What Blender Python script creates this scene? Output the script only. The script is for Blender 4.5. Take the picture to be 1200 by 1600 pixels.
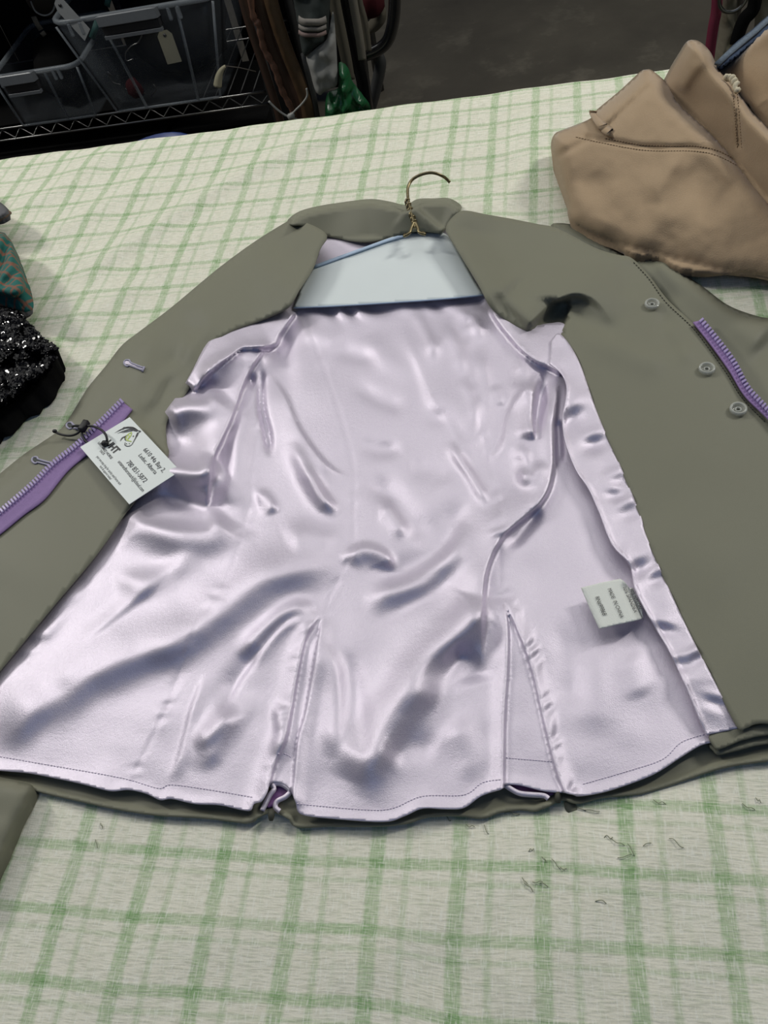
import bpy, math, random
import numpy as np
from mathutils import Vector, Matrix, noise
from mathutils.geometry import delaunay_2d_cdt
random.seed(7); np.random.seed(7)
for o in list(bpy.data.objects): bpy.data.objects.remove(o)
SC = bpy.context.scene; COL = SC.collection

# ------------------------------------------------------------------ camera
FPX, TH, RO, PHI = 1200.0, math.radians(53), math.radians(16), math.radians(16.9)
TZ, HC = 0.74, 0.48                       # table top height, camera height above it
CAM = np.array([0.0, 0.0, TZ + HC])
_f = np.array([0, math.cos(TH), -math.sin(TH)]); _u = np.array([0, math.sin(TH), math.cos(TH)]); _r = np.array([1.0, 0, 0])
_R = math.cos(RO)*_r - math.sin(RO)*_u; _U = math.sin(RO)*_r + math.cos(RO)*_u
_c, _s = math.cos(PHI), math.sin(PHI); _M = np.array([[_c, -_s, 0], [_s, _c, 0], [0, 0, 1]])
AF, AR, AU = _M@_f, _M@_R, _M@_U
cd = bpy.data.cameras.new('camera'); co = bpy.data.objects.new('camera', cd); COL.objects.link(co)
cd.sensor_fit = 'VERTICAL'; cd.sensor_height = 36.0; cd.sensor_width = 27.0; cd.lens = 36.0*FPX/1600.0
cd.clip_start = 0.01; cd.clip_end = 60
m = Matrix.Identity(4)
for i in range(3): m[i][0], m[i][1], m[i][2], m[i][3] = AR[i], AU[i], -AF[i], CAM[i]
co.matrix_world = m; SC.camera = co

# ------------------------------------------------------------------ world, lights, exposure
SC.view_settings.view_transform = 'Standard'; SC.view_settings.look = 'None'
SC.view_settings.gamma = 1.0; SC.view_settings.use_curve_mapping = False
SC.view_settings.exposure = 0.0
w = bpy.data.worlds.new('hall'); SC.world = w; w.use_nodes = True
w.node_tree.nodes['Background'].inputs[0].default_value = (0.55, 0.66, 0.95, 1)
w.node_tree.nodes['Background'].inputs[1].default_value = 0.055
def area(name, loc, target, sx, sy, power, col=(1, 1, 1)):
    l = bpy.data.lights.new(name, 'AREA'); l.shape = 'RECTANGLE'; l.size = sx; l.size_y = sy; l.energy = power; l.color = col
    o = bpy.data.objects.new(name, l); COL.objects.link(o); o.location = loc
    o.rotation_euler = (Vector(target) - Vector(loc)).to_track_quat('-Z', 'Y').to_euler()
    return o
area('ceiling_light_bank', (-0.60, 2.05, TZ+2.1), (-0.58, 1.85, TZ), 3.4, 3.0, 37, (1.0, 0.985, 0.95))
area('blue_fill_light', (0.1, -1.5, TZ+2.0), (-0.1, 0.4, TZ), 1.6, 1.0, 4.5, (0.34, 0.54, 1.0))  # blue fill added behind the camera to tint the satin folds; no known window
area('ceiling_strip_light_a', (1.75, 1.60, TZ+1.7), (0.0, 0.65, TZ), 0.15, 0.60, 27, (1.0, 0.975, 0.92))
area('ceiling_strip_light_b', (-2.3, 1.50, TZ+1.7), (-0.3, 0.65, TZ), 0.15, 0.60, 27, (1.0, 0.975, 0.92))

# ------------------------------------------------------------------ geometry helpers
def rays(px, py):
    px = np.asarray(px, float)[..., None]; py = np.asarray(py, float)[..., None]
    return AF + (px-600)/FPX*AR - (py-800)/FPX*AU
def PZ(px, py, z):
    d = rays(px, py); return CAM + d*((np.asarray(z, float)-CAM[2])/d[..., 2])[..., None]
def PT(px, py, mm): return PZ(px, py, TZ + np.asarray(mm, float)/1000.0)
def PY(px, py, y):
    d = rays(px, py); return CAM + d*((np.asarray(y, float))/d[..., 1])[..., None]
def proj(P):
    v = np.asarray(P, float) - CAM; z = v@AF
    z = np.where(np.abs(z) < 1e-6, 1e-6, z)
    return 600 + FPX*(v@AR)/z, 800 - FPX*(v@AU)/z, z
def smooth(pts, n=6, closed=False):
    p = np.asarray(pts, float); k = len(p); out = []
    if k < 3: return p
    rng = range(k if closed else k-1)
    for i in rng:
        if closed: a, b, c, d = p[(i-1) % k], p[i], p[(i+1) % k], p[(i+2) % k]
        else: a, b, c, d = p[max(i-1, 0)], p[i], p[i+1], p[min(i+2, k-1)]
        for t in np.arange(n)/n:
            out.append(0.5*((2*b) + (-a+c)*t + (2*a-5*b+4*c-d)*t*t + (-a+3*b-3*c+d)*t**3))
    if not closed: out.append(p[-1])
    return np.array(out)
def resample(p, step, closed=False):
    p = np.asarray(p, float)
    if closed: p = np.vstack([p, p[:1]])
    L = np.r_[0, np.cumsum(np.linalg.norm(np.diff(p, axis=0), axis=1))]
    n = max(2, int(round(L[-1]/step)))
    s = np.linspace(0, L[-1], n+1)
    q = np.stack([np.interp(s, L, p[:, k]) for k in range(p.shape[1])], 1)
    return q[:-1] if closed else q
def sdist(P, poly):
    """signed distance to a polyline (positive on its left as seen in the picture) and place along it 0..1"""
    poly = np.asarray(poly, float); P = np.asarray(P, float)
    best = np.full(len(P), 1e18); sd = np.zeros(len(P)); tt = np.zeros(len(P))
    seg = np.diff(poly, axis=0); ln = np.linalg.norm(seg, axis=1); cum = np.r_[0, np.cumsum(ln)]; tot = cum[-1]
    for i in range(len(seg)):
        if ln[i] < 1e-12: continue
        t = seg[i]/ln[i]; r = P - poly[i]; a = np.clip(r@t, 0, ln[i])
        e = r - a[:, None]*t; d2 = (e**2).sum(1); mk = d2 < best
        best[mk] = d2[mk]; sg = r@np.array([t[1], -t[0]])
        sd[mk] = np.where(sg[mk] >= 0, 1, -1)*np.sqrt(d2[mk]); tt[mk] = (cum[i]+a[mk])/tot
    return sd, tt
def sstep(x): x = np.clip(x, 0, 1); return x*x*(3-2*x)
def fold(P, poly, h, wl, wr, taper=0.25, t2=None):
    """a ridge (h>0) or groove along poly; wl / wr widths on its left / right"""
    poly = smooth(poly, 5) if len(poly) > 2 else np.asarray(poly, float)
    lo = poly.min(0)-3.2*max(wl, wr); hi = poly.max(0)+3.2*max(wl, wr)
    mk = ((P >= lo) & (P <= hi)).all(1); out = np.zeros(len(P))
    if not mk.any(): return out
    sd, t = sdist(P[mk], poly); t2 = taper if t2 is None else t2
    e = np.ones(len(t))
    if taper > 0: e = e*sstep(t/taper)
    if t2 > 0: e = e*sstep((1-t)/t2)
    out[mk] = h*np.exp(-(sd/np.where(sd > 0, wl, wr))**2)*e
    return out
def pucker(P, poly, pitch, wd, amp, seed=0):
    poly = smooth(poly, 5); lo = poly.min(0)-4*wd; hi = poly.max(0)+4*wd
    mk = ((P >= lo) & (P <= hi)).all(1); out = np.zeros(len(P))
    if not mk.any(): return out
    sd, t = sdist(P[mk], poly); L = np.linalg.norm(np.diff(poly, axis=0), axis=1).sum()
    ph = t*L/pitch*2*np.pi
    out[mk] = amp*np.sin(ph+1.7*np.sin(ph*0.37+seed)+sd*0.12)*(0.6+0.4*np.sin(ph*0.23+seed*2))*np.exp(-(sd/wd)**2)
    return out
def bump(P, cx, cy, rx, ry, ang, h):
    a = math.radians(ang); d = P - np.array([cx, cy]); x = d[:, 0]*math.cos(a)+d[:, 1]*math.sin(a); y = -d[:, 0]*math.sin(a)+d[:, 1]*math.cos(a)
    return h*np.exp(-(x/rx)**2-(y/ry)**2)
def nz(P, scale, amp, seed=0):
    return amp*np.array([noise.noise(Vector((x/scale, y/scale, seed*3.7))) for x, y in P])
def inside(P, poly):
    x, y = P[:, 0], P[:, 1]; r = np.zeros(len(P), bool); k = len(poly)
    for i in range(k):
        x0, y0 = poly[i]; x1, y1 = poly[(i+1) % k]
        if y0 == y1: continue
        r ^= ((y0 > y) != (y1 > y)) & (x < (x1-x0)*(y-y0)/(y1-y0)+x0)
    return r
def triangulate(poly, step, creases=()):
    b = resample(poly, step, True)
    lo, hi = b.min(0), b.max(0); g = []
    yy = lo[1]; k = 0
    while yy < hi[1]:
        xx = np.arange(lo[0] + (step/2 if k % 2 else 0), hi[0], step); g.append(np.stack([xx, np.full(len(xx), yy)], 1)); yy += step*0.866; k += 1
    g = np.vstack(g); g = g[inside(g, b)]
    d, _ = sdist(g, np.vstack([b, b[:1]])); g = g[np.abs(d) > step*0.55]
    ex = []
    for c in creases:
        c = resample(smooth(c, 5), step*0.8); t = np.gradient(c, axis=0); t /= np.linalg.norm(t, axis=1)[:, None]+1e-9
        nn = np.stack([t[:, 1], -t[:, 0]], 1)
        for q in (c+nn*1.3, c-nn*1.3):
            q = q[inside(q, b)]
            if not len(q): continue
            dd, _ = sdist(q, np.vstack([b, b[:1]])); ex.append(q[np.abs(dd) > 1.5])
        dd, _ = sdist(g, c); g = g[np.abs(dd) > 2.2]
    P = np.vstack([b, g]+ex); n = len(b)
    v, e, f, _, _, _ = delaunay_2d_cdt([Vector(p) for p in P], [], [list(range(n))], 1, 1e-4)
    return np.array([[p.x, p.y] for p in v]), [tuple(t) for t in f]
ORI = {}                                        # parent name -> world origin of the thing
def link(o, parent=None):
    COL.objects.link(o)
    if parent is not None: o.parent = parent
    return o
def thing(name, label, cat, loc, group=None):
    o = bpy.data.objects.new(name, None); COL.objects.link(o); o.location = loc; o.empty_display_size = 0.02
    o['label'] = label; o['category'] = cat
    if group: o['group'] = group
    ORI[o.name] = np.asarray(loc, float)
    return o
def tag(o, label, cat, group=None):
    o['label'] = label; o['category'] = cat
    if group: o['group'] = group
    return o
def mesh(name, V, Fc, mat, parent=None, flat=False, uv=None, own_origin=True, mats=None, fm=None):
    V = np.asarray(V, float)
    if parent is not None: org = ORI[parent.name]; loc = (0, 0, 0)
    else:
        org = np.array([(V[:, 0].min()+V[:, 0].max())/2, (V[:, 1].min()+V[:, 1].max())/2, V[:, 2].min()]); loc = org
    me = bpy.data.meshes.new(name); me.from_pydata((V-org).tolist(), [], [tuple(map(int, f)) for f in Fc]); me.update()
    if not flat: me.polygons.foreach_set('use_smooth', [True]*len(me.polygons))
    for mm_ in (mats or [mat]): me.materials.append(mm_)
    if fm is not None: me.polygons.foreach_set('material_index', fm)
    if uv is not None:
        l = me.uv_layers.new(name='weave'); ix = np.empty(len(me.loops), int); me.loops.foreach_get('vertex_index', ix)
        l.data.foreach_set('uv', np.asarray(uv)[ix].ravel())
    o = bpy.data.objects.new(name, me); link(o, parent); o.location = loc
    ORI[o.name] = org
    return o
def sheet(name, poly, step, hf, mat, parent=None, creases=(), thick=0.0008, sm=True, uv=False):
    pl = smooth(poly, 6, True) if sm else np.asarray(poly, float)
    P, T = triangulate(pl, step, creases)
    V = PT(P[:, 0], P[:, 1], hf(P))
    a, b, c = T[len(T)//2]; nrm = np.cross(V[b]-V[a], V[c]-V[a])
    if nrm[2] < 0: T = [(t[0], t[2], t[1]) for t in T]
    o = mesh(name, V, T, mat, parent, uv=(P/100.0 if uv else None))
    if thick:
        s = o.modifiers.new('thickness', 'SOLIDIFY'); s.thickness = thick; s.offset = -1
    return o
def pillow(name, poly, step, top, base, mat, parent=None, edge=22, sm=True):
    """closed soft body: top heights (mm) with rounded rim, flat underside"""
    pl = smooth(poly, 6, True) if sm else np.asarray(poly, float)
    P, T = triangulate(pl, step); b = resample(pl, step, True)
    d, _ = sdist(P, np.vstack([b, b[:1]])); d = np.abs(d)
    k = np.clip(d/edge, 0, 1); pr = np.sqrt(1-(1-k)**2)
    tz = top(P); bz = base(P) if callable(base) else np.full(len(P), float(base))
    mid = bz+(tz-bz)*0.4
    z = mid+(tz-mid)*pr
    V = PT(P[:, 0], P[:, 1], z); lowz = mid-(mid-bz)*pr
    V2 = V.copy(); V2[:, 2] = TZ+lowz/1000
    rim = d < 0.3; idx = np.arange(len(P)); idx2 = np.where(rim, idx, -1); nx = len(P); extra = []
    for i in np.where(~rim)[0]: idx2[i] = nx; nx += 1; extra.append(V2[i])
    a, q, c = T[len(T)//2]
    if np.cross(V[q]-V[a], V[c]-V[a])[2] < 0: T = [(t[0], t[2], t[1]) for t in T]
    Fc = list(T)+[(idx2[t[0]], idx2[t[2]], idx2[t[1]]) for t in T if not (rim[t[0]] and rim[t[1]] and rim[t[2]])]
    return mesh(name, np.vstack([V, np.array(extra)]), Fc, mat, parent)
def tube_geo(pts, r, n=8, closed=False):
    p = np.asarray(pts, float); k = len(p); r = np.full(k, r) if np.isscalar(r) else np.asarray(r, float)
    t = np.gradient(p, axis=0); t /= np.linalg.norm(t, axis=1)[:, None]+1e-12
    nrm = np.cross(t[0], [0.13, 0.31, 0.94]); nrm /= np.linalg.norm(nrm); V = []; Fc = []
    for i in range(k):
        nrm = nrm-t[i]*(nrm@t[i]); nrm /= np.linalg.norm(nrm); bi = np.cross(t[i], nrm)
        for j in range(n):
            a = 2*math.pi*j/n; V.append(p[i]+r[i]*(math.cos(a)*nrm+math.sin(a)*bi))
    for i in range(k-1):
        for j in range(n): Fc.append((i*n+j, i*n+(j+1) % n, (i+1)*n+(j+1) % n, (i+1)*n+j))
    if closed:
        for j in range(n): Fc.append(((k-1)*n+j, (k-1)*n+(j+1) % n, (j+1) % n, j))
    else: Fc.append(tuple(range(n))[::-1]); Fc.append(tuple((k-1)*n+j for j in range(n)))
    return np.array(V), Fc
def join(parts):
    V = []; Fc = []; n = 0
    for v, f in parts: V.append(np.asarray(v)); Fc += [tuple(i+n for i in q) for q in f]; n += len(v)
    return np.vstack(V), Fc
def tube(name, pts, r, mat, parent=None, n=8): v, f = tube_geo(pts, r, n); return mesh(name, v, f, mat, parent)
def frame_box(c, ax, ay, az, bev=0.0):
    """box with half axes ax, ay, az (vectors) around c, bevelled by the fraction bev"""
    c, ax, ay, az = map(np.asarray, (c, ax, ay, az)); k = 1-bev; V = []; Fc = []
    if bev <= 0:
        for sx in (-1, 1):
            for sy in (-1, 1):
                for sz in (-1, 1): V.append(c+sx*ax+sy*ay+sz*az)
        return np.array(V), [(0, 1, 3, 2), (4, 6, 7, 5), (0, 4, 5, 1), (2, 3, 7, 6), (0, 2, 6, 4), (1, 5, 7, 3)]
    for sz, q in ((-1, k), (-k, 1), (k, 1), (1, k)):
        for sx, sy in ((-1, -1), (1, -1), (1, 1), (-1, 1)): V.append(c+sx*q*ax+sy*q*ay+sz*az)
    Fc = [(3, 2, 1, 0), (12, 13, 14, 15)]
    for L in range(3):
        for j in range(4): Fc.append((L*4+j, L*4+(j+1) % 4, L*4+4+(j+1) % 4, L*4+4+j))
    return np.array(V), Fc
def box(name, lo, hi, mat, parent=None, bev=0.04):
    lo, hi = np.asarray(lo, float), np.asarray(hi, float); c = (lo+hi)/2; h = (hi-lo)/2
    v, f = frame_box(c, (h[0], 0, 0), (0, h[1], 0), (0, 0, h[2]), bev); return mesh(name, v, f, mat, parent, flat=True)
def ribbon_geo(pts, wd, nrm, th=0.0):
    p = np.asarray(pts, float); t = np.gradient(p, axis=0); t /= np.linalg.norm(t, axis=1)[:, None]+1e-12
    nrm = np.asarray(nrm, float); nrm = np.broadcast_to(nrm, p.shape); s = np.cross(nrm, t); s /= np.linalg.norm(s, axis=1)[:, None]+1e-12
    wd = np.full(len(p), wd) if np.isscalar(wd) else np.asarray(wd, float)
    L = p+s*wd[:, None]/2; R_ = p-s*wd[:, None]/2; k = len(p)
    V = np.vstack([L, R_]); Fc = [(i, k+i, k+i+1, i+1) for i in range(k-1)]
    if th > 0:
        V = np.vstack([V, V-np.vstack([nrm, nrm])*th]); 
        Fc += [(2*k+i+1, 2*k+k+i+1, 2*k+k+i, 2*k+i) for i in range(k-1)]
        Fc += [(i, i+1, 2*k+i+1, 2*k+i) for i in range(k-1)] + [(k+i+1, k+i, 3*k+i, 3*k+i+1) for i in range(k-1)]
        Fc += [(0, 2*k, 3*k, k), (k-1, 2*k-1, 4*k-1, 3*k-1)]
    return V, Fc

# ------------------------------------------------------------------ materials
class NT:
    def __init__(s, name):
        s.m = bpy.data.materials.new(name); s.m.use_nodes = True; s.t = s.m.node_tree; s.b = s.t.nodes['Principled BSDF']
    def n(s, ty, **kw):
        nd = s.t.nodes.new(ty)
        for k, v in kw.items():
            if k.startswith('i_'):
                key = k[2:]; nd.inputs[int(key) if key.isdigit() else key].default_value = v
            else: setattr(nd, k, v)
        return nd
    def l(s, a, b): s.t.links.new(a, b)
    def math(s, op, a, b=None, c=None):
        nd = s.t.nodes.new('ShaderNodeMath'); nd.operation = op
        for i, x in enumerate((a, b, c)):
            if x is None: continue
            if isinstance(x, (int, float)): nd.inputs[i].default_value = x
            else: s.l(x, nd.inputs[i])
        return nd.outputs[0]
    def mix(s, fac, a, b, bt='MIX'):
        nd = s.t.nodes.new('ShaderNodeMix'); nd.data_type = 'RGBA'; nd.blend_type = bt
        for key, x in ((0, fac), (6, a), (7, b)):
            if isinstance(x, (int, float)): nd.inputs[key].default_value = x
            elif isinstance(x, tuple): nd.inputs[key].default_value = (*x, 1) if len(x) == 3 else x
            else: s.l(x, nd.inputs[key])
        return nd.outputs[2]
    def noise(s, scale, detail=2, rough=0.5, vec=None):
        nd = s.t.nodes.new('ShaderNodeTexNoise'); nd.inputs['Scale'].default_value = scale; nd.inputs['Detail'].default_value = detail; nd.inputs['Roughness'].default_value = rough
        if vec is not None: s.l(vec, nd.inputs['Vector'])
        return nd.outputs[0]
    def obj(s): return s.n('ShaderNodeTexCoord').outputs['Object']
    def mapped(s, vec, scale):
        nd = s.n('ShaderNodeMapping'); nd.inputs['Scale'].default_value = scale; s.l(vec, nd.inputs[0]); return nd.outputs[0]
    def bump(s, h, strength, dist):
        nd = s.n('ShaderNodeBump'); nd.inputs['Strength'].default_value = strength; nd.inputs['Distance'].default_value = dist; s.l(h, nd.inputs['Height']); s.l(nd.outputs[0], s.b.inputs['Normal']); return nd
    def range(s, x, a, b, c, d, smooth_=False):
        nd = s.n('ShaderNodeMapRange'); nd.interpolation_type = 'SMOOTHSTEP' if smooth_ else 'LINEAR'
        for i, v in enumerate((a, b, c, d)): nd.inputs[i+1].default_value = v
        s.l(x, nd.inputs[0]); return nd.outputs[0]
def simple(name, col, rough=0.6, metal=0.0, var=0.12, nscale=60, bump=0.0, bscale=900, spec=0.5, sheen=0.0, trans=0.0, coat=0.0):
    t = NT(name); o = t.obj(); k = t.noise(nscale, 3, 0.6, o)
    c1 = tuple(min(1, x*(1-var)) for x in col); c2 = tuple(min(1, x*(1+var)) for x in col)
    t.l(t.mix(k, c1, c2), t.b.inputs['Base Color'])
    t.b.inputs['Roughness'].default_value = rough; t.b.inputs['Metallic'].default_value = metal
    t.b.inputs['Specular IOR Level'].default_value = spec
    if sheen: t.b.inputs['Sheen Weight'].default_value = sheen; t.b.inputs['Sheen Roughness'].default_value = 0.4
    if trans: t.b.inputs['Transmission Weight'].default_value = trans
    if coat: t.b.inputs['Coat Weight'].default_value = coat
    if bump: t.bump(t.noise(bscale, 2, 0.6, o), bump, 0.001)
    return t.m
def mat_satin():
    t = NT('lilac_satin'); o = t.obj(); g = t.noise(1300, 3, 0.75, o); k = t.noise(14, 2, 0.5, o)
    c = t.mix(k, (0.640, 0.578, 0.685), (0.675, 0.615, 0.715)); c = t.mix(t.range(g, 0.38, 0.64, 0, 0.50), c, (0.76, 0.73, 0.78)); t.l(c, t.b.inputs['Base Color'])
    t.b.inputs['Metallic'].default_value = 0.62
    t.l(t.range(g, 0.3, 0.7, 0.40, 0.54), t.b.inputs['Roughness'])
    t.b.inputs['Specular IOR Level'].default_value = 0.5
    t.bump(t.math('ADD', t.math('MULTIPLY', g, 0.7), t.math('MULTIPLY', t.noise(330, 3, 0.6, o), 0.5)), 0.42, 0.0007)
    return t.m
def mat_olive():
    t = NT('olive_twill'); o = t.obj(); g = t.noise(2200, 2, 0.6, o); k = t.noise(9, 3, 0.55, o)
    t.l(t.mix(k, (0.172, 0.172, 0.120), (0.200, 0.200, 0.145)), t.b.inputs['Base Color'])
    t.b.inputs['Roughness'].default_value = 0.58; t.b.inputs['Sheen Weight'].default_value = 0.04; t.b.inputs['Specular IOR Level'].default_value = 0.35
    t.bump(g, 0.18, 0.0005); return t.m
def mat_plaid():
    t = NT('green_plaid_weave'); uv = t.n('ShaderNodeUVMap', uv_map='weave').outputs[0]
    sx = t.n('ShaderNodeSeparateXYZ'); t.l(uv, sx.inputs[0]); u, v = sx.outputs[0], sx.outputs[1]
    wob = t.noise(9.0, 2, 0.5, uv)
    u2 = t.math('ADD', u, t.math('MULTIPLY', t.math('SUBTRACT', wob, 0.5), 0.03))
    def stripe(x, c, wd, soft=0.03):
        a = t.math('SUBTRACT', t.math('FRACT', t.math('ADD', x, 0.5-c)), 0.5)
        return t.range(t.math('ABSOLUTE', a), wd/2-soft, wd/2+soft, 1, 0, True)
    # broken threads: streaks running along each direction
    su = t.noise(1.0, 3, 0.65, t.mapped(uv, (3, 42, 1)))      # weft slubs
    sv = t.noise(1.0, 3, 0.65, t.mapped(uv, (64, 2.5, 1)))    # warp slubs
    fine_u = t.noise(1.0, 1, 0.5, t.mapped(uv, (5, 31, 1))); fine_v = t.noise(1.0, 1, 0.5, t.mapped(uv, (40, 5, 1)))
    brk = t.range(t.math('ADD', t.math('MULTIPLY', su, 0.55), t.math('MULTIPLY', sv, 0.55)), 0.40, 0.66, 0.45, 1.25)
    fade = t.range(t.noise(1.0, 3, 0.6, t.mapped(uv, (1.1, 1.1, 1))), 0.36, 0.64, 0.75, 1.15); brk = t.math('MULTIPLY', brk, fade)
    warp = t.math('MAXIMUM', stripe(u2, 0.0, 0.19), t.math('MULTIPLY', stripe(u2, 0.38, 0.085), 0.62))
    warp = t.math('MAXIMUM', warp, t.math('MULTIPLY', stripe(u2, 0.60, 0.05), 0.16))
    weft = t.math('MAXIMUM', t.math('MULTIPLY', stripe(v, 0.0, 0.165), 0.92), t.math('MULTIPLY', stripe(v, 0.27, 0.075), 0.50))
    weft = t.math('MAXIMUM', weft, t.math('MULTIPLY', stripe(v, 0.55, 0.05), 0.12))
    base = t.mix(t.noise(2.2, 3, 0.6, uv), (0.735, 0.715, 0.575), (0.785, 0.775, 0.665))
    base = t.mix(t.range(fine_u, 0.46, 0.68, 0, 0.55), base, (0.48, 0.50, 0.38))
    base = t.mix(t.range(fine_v, 0.55, 0.85, 0, 0.45), base, (0.86, 0.86, 0.78))
    g1 = t.mix(t.math('MULTIPLY', warp, t.math('MULTIPLY', brk, 0.86)), base, (0.55, 0.72, 0.52), 'MULTIPLY')
    g2 = t.mix(t.math('MULTIPLY', weft, t.math('MULTIPLY', brk, 0.86)), g1, (0.55, 0.72, 0.52), 'MULTIPLY')
    g2 = t.mix(t.range(fine_v, 0.57, 0.66, 0, 0.40), g2, (0.80, 0.81, 0.70)); g2 = t.mix(t.range(t.noise(1.0, 1, 0.5, t.mapped(uv, (6, 44, 3))), 0.58, 0.66, 0, 0.34), g2, (0.80, 0.81, 0.70))
    st = t.range(t.noise(1.0, 4, 0.7, t.mapped(uv, (2.6, 2.6, 1))), 0.71, 0.78, 0, 0.35)
    t.l(t.mix(st, g2, (0.42, 0.42, 0.32)), t.b.inputs['Base Color'])
    t.b.inputs['Roughness'].default_value = 0.85; t.b.inputs['Specular IOR Level'].default_value = 0.25
    t.bump(t.math('ADD', t.math('ADD', fine_u, fine_v), t.math('MULTIPLY', t.noise(30, 2, 0.5, uv), 0.6)), 0.30, 0.0009)
    return t.m
def mat_floor():
    t = NT('stained_concrete'); o = t.obj(); k = t.noise(1.6, 6, 0.62, o); k2 = t.noise(7, 5, 0.7, o)
    c = t.mix(t.range(k, 0.35, 0.68, 0, 1), (0.050, 0.044, 0.032), (0.092, 0.082, 0.060))
    c = t.mix(t.range(k2, 0.55, 0.72, 0, 0.6), c, (0.135, 0.122, 0.092)); t.l(c, t.b.inputs['Base Color'])
    t.b.inputs['Roughness'].default_value = 0.55; t.bump(k2, 0.2, 0.01); return t.m
def mat_clear(name, col, keep, rough=0.15):
    """thin see-through plastic: mostly lets light through, with a faint milky body and gloss"""
    t = NT(name); t.b.inputs['Base Color'].default_value = (*col, 1); t.b.inputs['Roughness'].default_value = rough
    k = t.noise(12, 3, 0.6, t.obj()); tr = t.n('ShaderNodeBsdfTransparent'); mx = t.n('ShaderNodeMixShader')
    t.l(t.range(k, 0.3, 0.7, keep*0.8, keep*1.2), mx.inputs[0]); t.l(tr.outputs[0], mx.inputs[1]); t.l(t.b.outputs[0], mx.inputs[2])
    t.l(mx.outputs[0], t.t.nodes['Material Output'].inputs[0]); return t.m
def mat_tartan():
    t = NT('teal_orange_tartan'); uv = t.n('ShaderNodeUVMap', uv_map='weave').outputs[0]
    mp = t.n('ShaderNodeMapping'); mp.inputs['Rotation'].default_value = (0, 0, 0.5); mp.inputs['Scale'].default_value = (9.5, 8.5, 1); t.l(uv, mp.inputs[0])
    sx = t.n('ShaderNodeSeparateXYZ'); t.l(mp.outputs[0], sx.inputs[0])
    def st(x, wd): return t.range(t.math('ABSOLUTE', t.math('SUBTRACT', t.math('FRACT', x), 0.5)), wd/2-0.05, wd/2+0.05, 1, 0, True)
    c = t.mix(t.math('MULTIPLY', st(sx.outputs[0], 0.24), 0.75), (0.005, 0.115, 0.095), (0.24, 0.085, 0.045))
    c = t.mix(t.math('MULTIPLY', st(sx.outputs[1], 0.24), 0.7), c, (0.24, 0.085, 0.045)); t.l(c, t.b.inputs['Base Color'])
    t.b.inputs['Roughness'].default_value = 0.8; t.bump(t.noise(1500, 2, 0.5, t.obj()), 0.3, 0.0006); return t.m

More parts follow.
